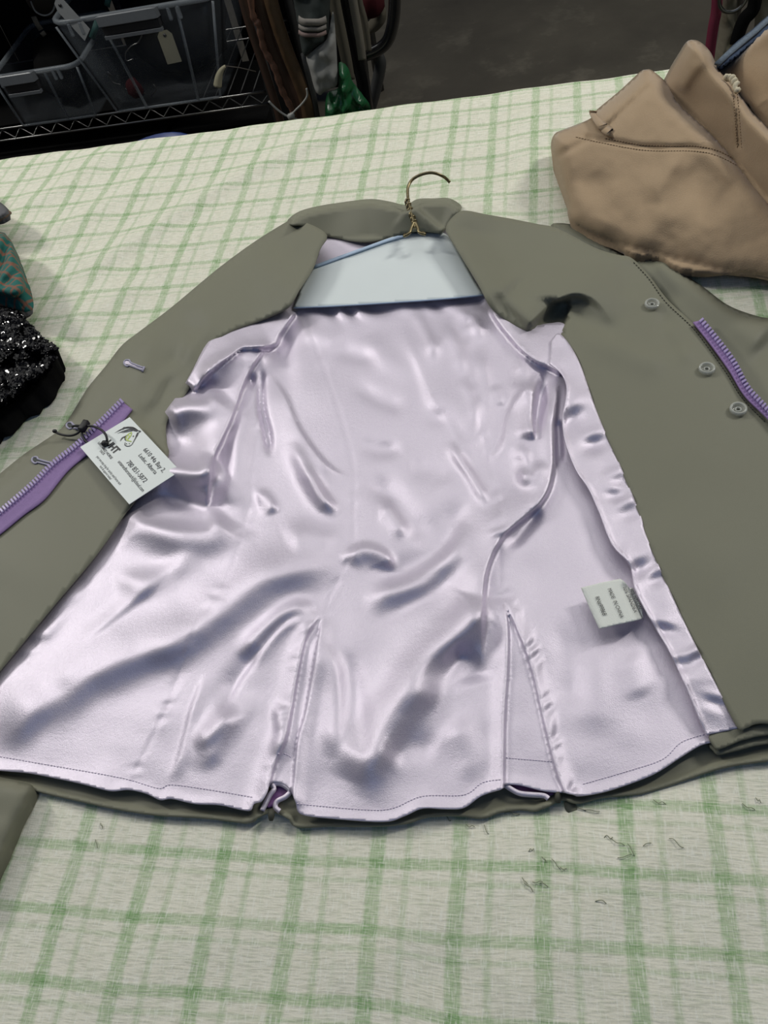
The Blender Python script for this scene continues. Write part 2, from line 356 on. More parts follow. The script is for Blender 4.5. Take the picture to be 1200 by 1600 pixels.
M = dict(greenthread=simple('grey_green_thread', (0.22, 0.24, 0.16), 0.8),
    satin=mat_satin(), olive=mat_olive(), plaid=mat_plaid(), floor=mat_floor(), tartan=mat_tartan(),
    olive_in=simple('olive_shell_inside', (0.052, 0.058, 0.05), 0.75, bump=0.2),
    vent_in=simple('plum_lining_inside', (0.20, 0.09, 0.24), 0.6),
    tape=simple('purple_zip_tape', (0.27, 0.17, 0.38), 0.62, nscale=300, bump=0.5, bscale=1800),
    teeth=simple('purple_zip_teeth', (0.34, 0.27, 0.50), 0.30, var=0.2),
    thread=simple('lilac_thread', (0.78, 0.71, 0.82), 0.6), gthread=simple('grey_lilac_thread', (0.37, 0.36, 0.46), 0.55, nscale=1500, var=0.35, bump=0.4),
    othread=simple('olive_thread', (0.055, 0.056, 0.04), 0.7),
    white=simple('white_card', (0.74, 0.79, 0.76), 0.42, var=0.02), ink=simple('black_ink', (0.02, 0.02, 0.022), 0.5, var=0.0), lime=simple('lime_ink', (0.50, 0.62, 0.13), 0.5, var=0.0),
    label=simple('white_label_tape', (0.74, 0.77, 0.71), 0.5, var=0.03, bump=0.3, bscale=1800),
    cordm=simple('black_elastic', (0.008, 0.008, 0.009), 0.5, bump=0.3, bscale=2500),
    wire=simple('tarnished_wire', (0.20, 0.165, 0.09), 0.33, metal=0.9, var=0.5, nscale=500),
    paper=simple('pale_blue_paper', (0.68, 0.74, 0.735), 0.55, var=0.035, nscale=22), pblue=simple('blue_paper_edge', (0.40, 0.52, 0.66), 0.55),
    clearb=mat_clear('clear_button_plastic', (0.45, 0.46, 0.41), 0.35, 0.06), clearr=mat_clear('clear_button_rim', (0.60, 0.62, 0.56), 0.45, 0.06),
    tan=simple('tan_brushed_cotton', (0.375, 0.275, 0.172), 0.9, var=0.09, nscale=26, bump=0.35, bscale=900, sheen=0.25, spec=0.2),
    tanthread=simple('tan_thread', (0.27, 0.19, 0.11), 0.8), cream=simple('cream_cord', (0.55, 0.50, 0.36), 0.8, bump=0.4),
    denim=simple('blue_denim', (0.035, 0.065, 0.125), 0.85, var=0.45, nscale=700, bump=0.5), denim2=simple('faded_denim', (0.10, 0.135, 0.175), 0.85, var=0.6, nscale=420, bump=0.5),
    black=simple('black_cloth', (0.004, 0.004, 0.004), 0.9, var=0.4, spec=0.1), sequin=simple('black_sequin', (0.003, 0.003, 0.004), 0.12, var=0.3, spec=0.22),
    greyf=simple('grey_felt', (0.10, 0.10, 0.105), 0.8, bump=0.3), brownb=simple('brown_binding', (0.14, 0.09, 0.06), 0.7),
    chrome=simple('dull_chrome', (0.16, 0.16, 0.155), 0.28, metal=1.0, var=0.2), clear=mat_clear('clear_bin_plastic', (0.22, 0.25, 0.28), 0.08, 0.2),
    rim=mat_clear('frosted_bin_rim', (0.20, 0.225, 0.245), 0.5, 0.35), latch=simple('grey_latch', (0.12, 0.13, 0.14), 0.35), latchd=simple('dark_latch_slot', (0.02, 0.02, 0.022), 0.4),
    leather=simple('brown_leather', (0.040, 0.020, 0.012), 0.5, var=0.35, bump=0.2), leathert=simple('tan_leather', (0.075, 0.043, 0.020), 0.5, var=0.3, bump=0.2), braid=simple('braided_leather', (0.105, 0.048, 0.028), 0.55, var=0.4, nscale=300, bump=0.6, bscale=500),
    wtie=simple('white_tie', (0.33, 0.33, 0.31), 0.5), bagw=simple('white_cotton_bag', (0.25, 0.25, 0.235), 0.8, bump=0.2), bagg=simple('green_plastic_bag', (0.009, 0.085, 0.026), 0.32, var=0.3, nscale=30),
    boot=simple('dark_green_wrap', (0.014, 0.021, 0.019), 0.8, bump=0.4), stripew=simple('pale_stripe', (0.20, 0.185, 0.165), 0.85), stripep=simple('pink_stripe', (0.21, 0.15, 0.135), 0.85),
    steel=simple('black_tube_steel', (0.012, 0.012, 0.012), 0.18, coat=0.5), strapg=simple('drab_webbing', (0.090, 0.080, 0.056), 0.8, bump=0.4), strapb=simple('beige_webbing', (0.15, 0.135, 0.105), 0.8, bump=0.4),
    magenta=simple('magenta_webbing', (0.155, 0.012, 0.038), 0.75, bump=0.4), beige=simple('beige_cloth', (0.17, 0.155, 0.11), 0.85, bump=0.3), redc=simple('dark_red_cloth', (0.040, 0.007, 0.009), 0.9, spec=0.1),
    bluep=simple('blue_plastic', (0.015, 0.04, 0.17), 0.4), manila=simple('manila_tag', (0.16, 0.155, 0.11), 0.7), tagg=simple('pale_grey_tag', (0.26, 0.27, 0.27), 0.6), tassel=simple('cream_tassel', (0.30, 0.28, 0.19), 0.9), tealm=simple('teal_webbing', (0.02, 0.085, 0.075), 0.7),
    wood=simple('table_board', (0.32, 0.28, 0.22), 0.6), dgrey=simple('dark_grey_rubber', (0.030, 0.031, 0.030), 0.6), leadg=simple('aged_brown_tack', (0.035, 0.028, 0.02), 0.6))

# ================================================================== THE SETTING
fl = mesh('floor', [(-5, -2, 0), (5, -2, 0), (5, 7, 0), (-5, 7, 0), (-5, -2, -.05), (5, -2, -.05), (5, 7, -.05), (-5, 7, -.05)], [(0, 1, 2, 3), (7, 6, 5, 4), (0, 4, 5, 1), (1, 5, 6, 2), (2, 6, 7, 3), (3, 7, 4, 0)], M['floor'], flat=True)
fl['kind'] = 'structure'; fl['label'] = 'dark stained concrete floor beyond the table'
# table under the cloth
YE = 0.9765
tb = thing('trestle_table', 'long trestle table hidden under the green plaid cloth', 'table', (-0.1, 0.42, 0))
box('table_top', (-1.25, -0.12, TZ-0.034), (1.05, YE-0.008, TZ-0.004), M['wood'], tb, 0.02)
for x in (-1.15, 0.95):
    for y in (-0.05, YE-0.10): tube('leg', [(x, y, 0.0), (x, y, 0.35), (x, y, TZ-0.035)], 0.016, M['steel'], tb)

# ---- tablecloth
_tr = []
def _add(u, v, zx, zy, ox, oy, s): _tr.append((u, v, ox+zx/s, oy+zy/s))
_rows = {(-1,0):(185,70),(0,0):(375,48),(-1,1):(110,172),(0,1):(315,135),(1,1):(515,98),(2,1):(735,93),(3,1):(955,62),(4,1):(1165,35),(-1,2):(40,270),(0,2):(240,240),(1,2):(455,210),(2,2):(680,190),(3,2):(890,160),(4,2):(1130,135),(0,3):(165,340),(1,3):(395,318),(2,3):(615,293),(3,3):(845,270),(4,3):(1070,248),(0,4):(115,437),(1,4):(335,430),(2,4):(555,385),(3,4):(790,383),(4,4):(1020,355),(1,5):(265,545),(2,5):(490,505),(3,5):(730,495),(4,5):(960,470),(2,6):(420,645),(3,6):(670,615),(4,6):(890,560),(5,6):(1140,578),(2,7):(365,770),(3,7):(605,715),(4,7):(850,725),(5,7):(1090,690)}
for (u, v), (x, y) in _rows.items(): _add(u, v, x, y, 0, 240, 4)
for u, l in {9:[(350,180),(335,245),(320,330),(300,405),(285,485)],10:[(520,160),(505,240),(490,310),(475,385),(465,470)],11:[(685,150),(680,210),(665,285),(650,362)],12:[(850,130),(845,200),(840,270),(840,345),(830,430),(825,500),(825,580)],13:[(1028,105),(1025,165),(1022,230),(1020,300),(1020,395),(1020,485),(1015,585)]}.items():
    for v, (x, y) in enumerate(l): _add(u, v, x, y, 460, 120, 1200/440)
for k, r in enumerate([[(250,205),(475,220),(700,235),(935,255),(1175,262)],[(180,400),(415,430),(655,440),(910,460),(1155,470)],[(120,620),(345,650),(600,655),(860,670),(1140,680)]]):
    for i, (x, y) in enumerate(r): _add(7+i, 23+k, x, y, 0, 1220, 2)
for k, r in enumerate([[(240,265),(500,270),(765,295),(1055,310)],[(215,505),(495,510),(780,525),(1090,540)]]):
    for i, (x, y) in enumerate(r): _add(12+i, 23+k, x, y, 600, 1220, 2)
_tr = np.array(_tr); _W = PT(_tr[:, 2], _tr[:, 3], 2.0)[:, :2]
def _basis(w): x, y = w[:, 0], w[:, 1]; return np.stack([np.ones(len(w)), x, y, x*y, y*y], 1)
_cu = np.linalg.lstsq(_basis(_W), _tr[:, 0], rcond=None)[0]; _cv = np.linalg.lstsq(_basis(_W), _tr[:, 1], rcond=None)[0]
_ru = _tr[:, 0]-_basis(_W)@_cu; _rv = _tr[:, 1]-_basis(_W)@_cv
def cloth_uv(w):
    B = _basis(w); u, v = B@_cu, B@_cv
    d2 = ((w[:, None, :]-_W[None])**2).sum(2); k = np.exp(-d2/0.028**2); s = k.sum(1)+0.25
    return np.stack([u+(k@_ru)/s, v+(k@_rv)/s], 1)
gx = np.arange(-1.30, 1.105, 0.008); gy = np.r_[np.arange(-0.16, YE-0.012, 0.008), YE-0.006, YE-0.001, YE+0.003]
GX, GY = np.meshgrid(gx, gy); W2 = np.stack([GX.ravel(), GY.ravel()], 1)
def wrinkle(pts, h, wl, wr):
    q = PT(np.array(pts)[:, 0], np.array(pts)[:, 1], 1.0)[:, :2]*[1, -1]       # flip so that left/right read as in the picture
    return fold(W2*[1, -1], q, h, wl, wr, 0.15)
zz = 1.2+nz(W2, 0.11, 1.1, 1)+nz(W2, 0.035, 0.35, 2)
for pts, h, wl, wr in [([(100,455),(152,420),(256,352),(332,304),(392,272),(460,240),(535,212),(640,188)], 4.5, .030, .012), ([(20,330),(90,300),(140,265),(200,235)], 3.0, .03, .014), ([(60,372),(120,348),(190,312),(260,275)], 2.6, .03, .014),
                       ([(60,560),(130,500),(180,470),(240,440)], 3, .03, .013), ([(560,300),(640,262),(740,245),(860,240)], 2.0, .03, .016), ([(480,1560),(640,1450),(800,1370),(960,1290)], 3.0, .035, .02), ([(760,1600),(860,1480),(980,1370),(1150,1250)], 3.5, .03, .02), ([(960,1600),(1080,1480),(1200,1330)], 2.5, .03, .02), ([(120,1560),(300,1470),(470,1440)], 2, .03, .02)]:
    zz += wrinkle(pts, h, wl, wr)
zz = np.maximum(zz, 0.3)
edge = np.clip((GY.ravel()-(YE-0.02))/0.023, 0, 1); zz = zz*(1-edge)+edge*(-2)
V = np.column_stack([W2, TZ+zz/1000]); nr, nc = GX.shape
V = V.reshape(nr, nc, 3); V[-3:, :, 1] += (np.sin(gx*37)*0.0012+np.sin(gx*91)*0.0007)
drop = []
for k, z in enumerate((0.03, 0.08, 0.16, 0.26, 0.34)):
    d = V[-1].copy(); d[:, 2] -= z; d[:, 1] += 0.006+0.012*(k+1)/5*np.sin(gx*21+k*0.3)+0.004*k; drop.append(d)
UVv = cloth_uv(W2).reshape(nr, nc, 2); rate = (UVv[-1]-UVv[-6])/np.linalg.norm(V[-1]-V[-6], axis=1)[:, None]
duv = [UVv[-1]+rate*z for z in (0.03, 0.08, 0.16, 0.26, 0.34)]
V = np.vstack([V.reshape(-1, 3)]+drop); UVv = np.vstack([UVv.reshape(-1, 2)]+duv); nr2 = nr+5
Fc = [(i*nc+j, i*nc+j+1, (i+1)*nc+j+1, (i+1)*nc+j) for i in range(nr2-1) for j in range(nc-1)]
tc = mesh('tablecloth', V, Fc, M['plaid'], uv=UVv); s = tc.modifiers.new('thickness', 'SOLIDIFY'); s.thickness = 0.0006; s.offset = -1
tag(tc, 'cream tablecloth woven with a green plaid, covering the whole table', 'tablecloth')

sn = []
for (x, y) in [(700,1278),(735,1290),(760,1296),(905,1262),(925,1268),(830,1330),(850,1345),(868,1352),(880,1358),(840,1380),(850,1385),(826,1388),(950,1310),(965,1318),(985,1330),(1010,1322),(938,1412),(1030,1255),(800,1272),(1170,1260),(1185,1250),(158,1290),(150,1318),(975,1340),(1055,1320),(820,1378)]:
    p_ = PT(x, y, 2.2); p_[2] = TZ+.0005+zz.reshape(nr, nc)[int(np.argmin(abs(gy-p_[1]))), int(np.argmin(abs(gx-p_[0])))]/1000; a_ = random.uniform(-1.2, .6); L_ = random.uniform(.0015, .0045); d_ = np.array([math.cos(a_), math.sin(a_), 0])*L_
    sn.append(tube_geo(smooth(np.array([p_-d_, p_-d_*.3+[0, random.uniform(-.0012, .0012), .0006], p_+d_*.4+[0, random.uniform(-.0012, .0012), .0008], p_+d_]), 3), .00022, 5))
v, f = join(sn); o = mesh('pulled_threads', v, f, M['greenthread'], tc); o['kind'] = 'stuff'

# ================================================================== THE JACKET
JO = PT(600, 900, 0.5)
jk = thing('riding_jacket', 'olive green riding jacket spread open to show its shiny lilac satin lining', 'jacket', JO)

# boundaries (picture points laid down on the table at each layer's own height)
LF_IN = [(462,464),(447,482),(408,500),(360,518),(330,542),(306,587),(288,617),(261,656),(260,690),(262,712),(232,752),(205,790),(196,801),(150,867),(83,947),(0,1047),(-60,1120)]
RF_IN = [(766,478),(790,499),(830,521),(858,522),(873,520),(903,563),(933,647),(966,722),(1000,807),(1010,840),(1064,962),(1110,1052),(1152,1135)]
HEM = [(-60,1196),(0,1204),(44,1208),(96,1218),(132,1226),(172,1236),(200,1234),(228,1240),(250,1250),(268,1248),(304,1256),(344,1258),(388,1267),(396,1256),(408,1252),(416,1240),(424,1224),(440,1224),(453,1234),(462,1254),(470,1272),(520,1279),(599,1284),(632,1275),(660,1263),(697,1264),(725,1262),(753,1243),(786,1232),(790,1226),(813,1227),(850,1236),(882,1239),(896,1241),(906,1244),(953,1235),(1019,1211),(1064,1183),(1092,1166),(1112,1160),(1160,1150)]
SEAM_L = [(408,656),(393,728),(387,800),(354,905),(308,972),(267,1088),(208,1213)]
SEAM_C = [(462,485),(477,500),(498,554),(519,611),(537,668),(552,728),(552,800),(550,860),(532,895),(506,955)]
SEAM_R = [(733,470),(733,520),(747,640),(763,720),(782,790),(780,850),(782,900),(786,930)]
VA = [(506,956),(480,990),(466,1046),(448,1144),(427,1200),(412,1262)]
VB = [(506,955),(496,1013),(479,1110),(466,1160),(458,1247)]
VC = [(786,930),(793,976),(793,1041),(788,1120),(786,1240)]
VD = [(786,930),(819,1009),(835,1060),(851,1130),(870,1205),(884,1240)]
FLAP_L = [(462,486),(437,521),(427,539),(381,542),(360,554),(330,578),(300,612)]
FLAP_R = [(768,482),(777,500),(807,537),(837,563),(860,573),(878,584)]
# ridges and grooves of the satin: (polyline, height mm, width left px, width right px, taper)
SF = [
 ([(-30,1175),(12,1140),(112,1067),(187,1034),(291,990),(333,961),(417,903),(500,872),(560,850)], 8.5, 46, 30, .18),
 ([(120,1012),(200,948),(267,884)], 2.2, 16, 8, .3),
 ([(196,806),(235,826),(275,838),(325,834),(352,800)], 7.5, 14, 34, .15),
 ([(170,908),(250,905),(312,868)], 3.0, 16, 22, .3),
 ([(228,752),(262,738),(312,738),(340,716)], 10.5, 18, 22, .2),
 ([(256,650),(290,640),(330,636),(352,612)], 10.5, 16, 24, .2),
 ([(310,596),(345,566),(395,548),(428,540)], 8, 12, 22, .2),
 ([(414,542),(384,590),(360,656),(333,716),(327,758),(322,800)], 8.0, 2.5, 40, .12),   # edge lying over the lower side panel (drops to its left as we walk down)
 ([(390,614),(372,690),(366,740),(351,800)], 3.5, 20, 12, .2),
 ([(410,570),(409,632),(419,680),(421,716)], -8.0, 5, 6, .25),
 ([(417,581),(444,620),(468,674),(510,728),(548,748)], 4.0, 4.0, 34, .25),
 ([(455,690),(478,734),(512,786),(534,806)], 4.0, 10, 14, .25),
 ([(396,770),(418,772),(438,800)], 3.2, 8, 20, .3),
 ([(492,951),(450,967),(417,997),(367,1063),(345,1125)], -3.0, 6, 16, .25),
 ([(505,942),(455,952),(410,982),(372,1030)], 5.0, 26, 14, .25),
 ([(321,1050),(300,1120),(287,1176),(267,1225)], 2.0, 14, 5, .25),
 ([(295,1205),(330,1180),(375,1118),(392,1080)], 3.0, 26, 16, .3),
 ([(300,1165),(335,1145),(372,1105)], 3.4, 18, 14, .3),
 ([(470,722),(498,762),(532,800)], 2.5, 8, 10, .3),
 ([(560,735),(600,768),(655,822),(690,845)], -3.6, 26, 18, .3),
 ([(585,790),(606,796),(640,835)], 3.6, 12, 16, .3),
 ([(528,880),(560,862),(598,872),(606,900)], 4.2, 10, 22, .25),
 ([(566,935),(625,900),(684,861),(710,811),(722,757)], -3.4, 30, 18, .25),
 ([(558,950),(640,908),(708,862),(728,812)], 4.6, 14, 18, .25),
 ([(578,985),(660,935),(712,880)], -1.8, 16, 16, .3),
 ([(548,1226),(590,1140),(641,1065),(697,1006),(754,958),(768,930)], 8.2, 34, 24, .14),
 ([(700,1050),(652,1092),(613,1149),(580,1205),(557,1250)], 5.0, 22, 20, .22),
 ([(700,1020),(735,1040),(752,1075)], -4.2, 20, 30, .3),
 ([(500,985),(520,1050),(528,1120),(520,1190)], 3.6, 14, 24, .25),
 ([(538,1010),(560,1110),(576,1219)], -2.4, 16, 18, .25),
 ([(600,1190),(640,1165),(690,1170)], -1.8, 26, 22, .3),
 ([(700,1120),(730,1180),(745,1230)], 2.0, 24, 20, .3),
 ([(620,500),(670,607),(717,680),(763,723)], 2.6, 70, 13, .25),
 ([(767,722),(788,700),(802,653),(833,597),(857,573)], 3.4, 7, 30, .25),
 ([(700,690),(735,735),(764,786)], 3.2, 9, 11, .25),
 ([(655,560),(690,540),(722,520)], 2.0, 16, 16, .3),
 ([(640,478),(655,510),(690,560)], 2.2, 10, 10, .3),
 ([(838,596),(832,640),(834,690)], 5.5, 3, 20, .2),
 ([(845,590),(845,640),(838,680)], -5.0, 7, 7, .3),
 ([(872,590),(864,650),(861,740),(840,788),(787,834),(762,880),(753,940),(752,1075)], 7.5, 4.0, 44, .12, .35),
 ([(868,650),(872,700),(873,730)], -5.0, 6, 6, .3),
 ([(803,740),(830,748),(850,720)], 3.6, 10, 14, .3),
 ([(840,790),(812,838),(790,858)], -3.0, 10, 10, .3),
 ([(920,1000),(930,1080),(925,1160)], 1.6, 26, 26, .3), ([(980,1020),(1000,1090)], 1.5, 22, 22, .3),
 ([(880,960),(885,1040),(890,1120)], -1.6, 22, 22, .3),
 ([(60,1100),(150,1040),(200,1000)], -1.5, 20, 20, .3),
 ([(130,905),(90,960),(50,1020)], 1.6, 12, 12, .3),
 ([(540,600),(590,625),(640,640)], -2.4, 14, 14, .35), ([(545,690),(590,705),(640,700)], -2.2, 12, 12, .35), ([(520,540),(560,560),(600,560)], -2.0, 14, 14, .35),
 ([(580,520),(600,560),(640,600)], 1.6, 20, 20, .3), ([(470,520),(500,520),(540,540)], 1.6, 18, 12, .3),
 ([(800,560),(820,580),(815,620)], 2.2, 12, 16, .3), ([(775,600),(790,640)], 1.6, 10, 10, .3),
 ([(440,840),(480,830),(530,850)], 2.5, 18, 18, .3), ([(640,730),(680,740),(700,760)], -1.6, 18, 18, .3),
 ([(430,1090),(440,1150),(425,1190)], 2.4, 12, 8, .3),
 ([(690,495),(715,540),(725,595)], 2.6, 10, 14, .3), ([(745,545),(762,600),(766,650)], 2.0, 9, 12, .3), ([(786,535),(815,562),(822,600),(802,645)], 3.0, 14, 18, .3), ([(806,690),(822,722),(812,765)], 3.0, 10, 14, .3), ([(660,640),(700,660),(735,700)], -2.2, 18, 14, .35), ([(720,590),(740,630),(745,670)], 1.8, 10, 10, .3), ([(700,480),(742,500),(748,540)], 2.0, 8, 12, .3),
]
SC_ = [FLAP_L, FLAP_R, VA, VB, VC, VD, SF[7][0], SF[9][0], SF[10][0], SF[32][0], SF[33][0], SF[37][0], SF[39][0]]
SHARP = {7, 9, 10, 37, 39}
def h_lin(P):
    h = 9.0+nz(P, 95, 1.6, 3)+nz(P, 45, 0.6, 4)
    Pw = P+np.stack([nz(P, 75, 9, 101), nz(P, 75, 9, 102)], 1); md = 1.24+nz(P, 70, 0.45, 105)      # uneven, hand-made folds
    for k, q in enumerate(SF): h = h+md*fold(P if k in SHARP else Pw, *q)
    for q in (SEAM_L, SEAM_C, SEAM_R): h = h+fold(P, q, -0.4, 4, 3, .03)
    h = h+pucker(P, SEAM_L, 37, 10, 0.5, 1)+pucker(P, SEAM_C, 43, 9, 0.35, 2)+pucker(P, SEAM_R[4:], 31, 13, 0.8, 3)+pucker(P, SEAM_R[:5], 33, 9, 0.45, 3)
    # flaps that lie over the back by the arm holes
    h = h+fold(P, FLAP_L, 10, 3.0, 60, .04)+fold(P, FLAP_R, 8, 50, 3.0, .04)
    # vents: the pleat insets sit lower than the panels beside them
    h = h+fold(P, VA, 4.0, 2.0, 18, .12, 0)+fold(P, VB, 3.4, 16, 2.0, .12, 0)
    h = h+fold(P, VC, 4.0, 1.8, 18, .1, 0)+fold(P, VD, 3.6, 14, 1.8, .1, 0)
    h = h+pucker(P, [(x+12, y) for x, y in VD], 29, 9, 1.1, 5)+pucker(P, [(x-10, y) for x, y in VA], 31, 7, 0.6, 6)
    # front strips: soft dimples
    h = h+bump(P, 847, 628, 9, 44, 6, -7)+bump(P, 286, 692, 30, 24, 10, -6)+bump(P, 286, 782, 40, 16, 6, -6)+bump(P, 440, 546, 16, 26, 20, -6)+bump(P, 448, 590, 16, 40, 8, -3)+bump(P, 394, 596, 6, 9, 0, -6)
    h = h+pucker(P, [(x+14, y+4) for x, y in LF_IN[12:]], 52, 14, 0.8, 7)
    h = h+fold(P, HEM, 1.2, 10, 10, .0)
    h = h+pucker(P, [(470,490),(540,488),(604,484),(680,478),(757,470)], 46, 12, 2.2, 9)+fold(P, [(470,466),(604,456),(757,446)], -2.5, 12, 14, .0)
    return np.maximum(h, 3.2)
lin_poly = [(468,430),(458,470)]+[(x-7, y-5) for x, y in LF_IN[:9]]+[(x-6, y-4) for x, y in LF_IN[9:]]+HEM+[(1150,1130),(1112,1050),(1066,962),(1012,838),(1002,800),(968,716),(937,640),(908,556),(884,508),(858,505),(830,508),(795,488),(772,460),(755,430),(690,352),(640,352),(560,366),(500,360),(496,400)]
_lp = np.array(lin_poly[:2+len(LF_IN)]); 
def dense(p): return smooth(p, 5)
lining_outline = np.vstack([dense(lin_poly[:2+len(LF_IN)]), dense(HEM), dense(lin_poly[2+len(LF_IN)+len(HEM):])])
lining = sheet('lining', lining_outline, 4.0, h_lin, M['satin'], jk, SC_, 0.0006, sm=False)
lining['label'] = 'glossy pale lilac satin lining'

# facing strip of satin down the right front, its free edge lying over the back lining
ST_L = [(858,568),(877,583),(886,607),(880,653),(883,687),(900,733),(920,763),(937,800),(957,850),(985,882),(993,919),(1016,965),(1055,1033),(1104,1148)]
ST_R = [(1154,1138),(1111,1054),(1065,963),(1011,840),(1001,805),(967,722),(934,647),(904,563),(876,522),(862,530)]
def h_str(P):
    h = 17.5-4.0*np.clip((P[:, 1]-1060)/80, 0, 1)+nz(P, 30, 1.0, 8)
    h = h+fold(P, ST_L, 2.0, 3, 22, .05)+bump(P, 897, 662, 22, 24, -30, -3.4)+bump(P, 930, 697, 20, 14, -15, -3.0)+bump(P, 893, 622, 14, 20, 0, 1.8)+bump(P, 1000, 885, 20, 18, 0, -2.5)+bump(P, 1040, 1000, 16, 40, -25, -2.0)
    for x, y, a, b, an in ((893,655,22,11,-35),(930,693,16,9,-20),(967,753,16,9,-25),(985,800,16,10,-30),(962,775,12,8,0),(1000,892,15,11,-30),(1062,1040,12,9,0),(1090,1030,14,8,-30),(1028,905,16,8,-30),(1040,985,16,8,20),(1120,1100,16,8,20)): h = h+bump(P, x, y, a*1.15, b*1.25, an, -1.9)+bump(P, x-4, y-b*1.7, a*1.2, b, an, 1.5)
    return h
strip = sheet('front_lining_strip', np.vstack([dense(ST_L), dense(ST_R)]), 3.5, h_str, M['satin'], jk, (), 0.0009, sm=False)

# ---- left facing
LF_OUT = [(512,364),(484,335),(452,344),(400,376),(340,420),(268,480),(215,520),(190,540),(165,572),(140,602),(127,622),(110,650),(95,670),(67,690),(37,710),(0,740),(-70,800)]
LAP_L = [(448,346),(484,356),(511,367),(500,388),(488,421),(466,455),(459,468)]
lf_poly = [(484,350)]+LAP_L[2:]+LF_IN[1:]+[(-130,1190),(-170,1000),(-130,850)]+LF_OUT[::-1][:-2]+[(455,344)]
def h_lf(P):
    h = 15.0+nz(P, 140, 1.4, 11)
    h = h+fold(P, LAP_L[2:]+[(430,492),(390,508)], 15, 26, 46, .0, .5)
    h = h+fold(P, [(430,372),(400,420),(350,470),(300,520)], 6, 60, 50, .2)
    h = h+fold(P, [(300,540),(270,580),(240,640),(215,690)], -6, 30, 20, .25)+fold(P, [(285,560),(250,600),(228,650)], 3.6, 8, 12, .3)
    h = h+fold(P, [(245,510),(225,560),(210,610)], 2.2, 16, 14, .3)+fold(P, [(340,500),(300,540),(262,610)], 4, 18, 9, .3)
    h = h+fold(P, [(120,760),(60,840),(0,930)], 1.5, 60, 60, .3)
    h = h+fold(P, LF_OUT[3:], -6, 14, 14, .02)
    return np.maximum(h, 5)
fl_l = sheet('front_facing', lf_poly, 6.5, h_lf, M['olive'], jk, (), 0.0012)
# ---- right facing
RF_UP = [(724,329),(760,335),(800,342),(840,350),(872,357),(930,387),(965,398),(987,403),(1014,430),(1044,469),(1083,505),(1110,538),(1140,580),(1164,619),(1200,655),(1290,760)]
LAP_R = [(724,329),(705,341),(696,357),(701,368),(715,391),(748,445),(766,478)]
rf_poly = RF_UP+[(1340,1000),(1330,1150),(1200,1130),(1166,1137)]+RF_IN[::-1][:-1]+LAP_R[::-1][:-1]
ROLL_R = [(815,515),(838,494),(862,472),(888,459),(912,459),(936,474),(962,512)]
HOLLOW = [(889,468),(886,485),(881,503),(873,521)]
def h_rf(P):
    h = 17.0+nz(P, 140, 1.4, 15)
    h = h+fold(P, LAP_R+[(800,500)], 14, 46, 30, .0, .3)
    h = h+fold(P, ROLL_R, 11, 60, 8.0, .10, .45)
    h = h+fold(P, [(893,470),(902,492),(935,512),(975,516)], -3.5, 14, 18, .3)
    h = h+fold(P, HOLLOW, -15, 1.6, 34, .2, 0)
    h = h+fold(P, [(905,505),(960,540),(1020,565),(1050,580)], 3.0, 14, 26, .25)
    h = h+fold(P, [(1046,475),(1040,520),(1070,560)], -3.0, 16, 14, .3)+fold(P, [(1030,500),(1062,545),(1090,570)], 1.6, 12, 12, .3)
    h = h+fold(P, [(975,400),(985,430),(975,470)], -2.5, 24, 18, .3)
    h = h+fold(P, [(1010,800),(1080,860),(1180,900)], 1.5, 60, 60, .3)
    return np.maximum(h, 4)
sheet('front_facing', rf_poly, 6.5, h_rf, M['olive'], jk, (ROLL_R, HOLLOW), 0.0012)

# ---- collar
col_poly = [(448,348),(466,331),(502,321),(556,313),(583,311),(610,315),(634,320),(652,311),(676,310),(703,310),(722,324),(708,338),(697,356),(690,364),(660,362),(634,364),(610,371),(580,377),(550,376),(511,369),(490,362),(475,353)]
def h_col(P):
    d, t = sdist(P, smooth([(440,352),(466,331),(502,321),(556,313),(583,311),(634,320),(652,311),(676,310),(703,310),(730,330)], 5)); d = np.abs(d)
    h = 4+25*sstep(d/11)-17*np.clip((d-9)/48, 0, 1)
    h = h+fold(P, [(640,318),(655,330),(680,352),(694,360)], 6, 3, 26, .05)+fold(P, [(600,318),(582,345),(576,374)], 2.5, 44, 34, .0)+fold(P, [(530,320),(516,345),(508,364)], -3, 30, 34, .0)
    return h
sheet('collar', col_poly, 4.5, h_col, M['olive'], jk, ([(640,318),(655,330),(680,352),(694,360)],), 0.0014)

# ---- shell hem showing under the lining
SH = [(-60,1205),(0,1216),(52,1234),(120,1250),(184,1264),(256,1274),(320,1277),(388,1285),(402,1276),(425,1268),(450,1278),(462,1291),(520,1290),(600,1289),(640,1284),(664,1276),(707,1273),(753,1277),(781,1268),(815,1264),(838,1266),(860,1256),(880,1248),(905,1254),(940,1245),(1000,1239),(1060,1221),(1130,1198),(1210,1186),(1280,1175)]
sh_poly = SH+[(1280,1120),(1160,1120),(1090,1140),(1000,1190),(900,1215),(780,1215),(740,1225),(690,1245),(620,1260),(520,1262),(470,1255),(440,1205),(410,1235),(380,1245),(300,1236),(200,1216),(100,1198),(0,1184),(-60,1176)]
def h_sh(P):
    return 3.4+fold(P, SH, 2.4, 8, 8, .0)+nz(P, 40, 0.9, 20)+bump(P, 400, 1274, 12, 10, 0, 3)+bump(P, 448, 1276, 12, 10, 0, 3)+bump(P, 855, 1258, 14, 9, 0, 3.5)+bump(P, 893, 1252, 12, 9, 0, 3.5)
sheet('shell_hem', np.vstack([dense(SH), np.array(sh_poly[len(SH):])]), 4.5, h_sh, M['olive'], jk, (), 0.0015, sm=False)
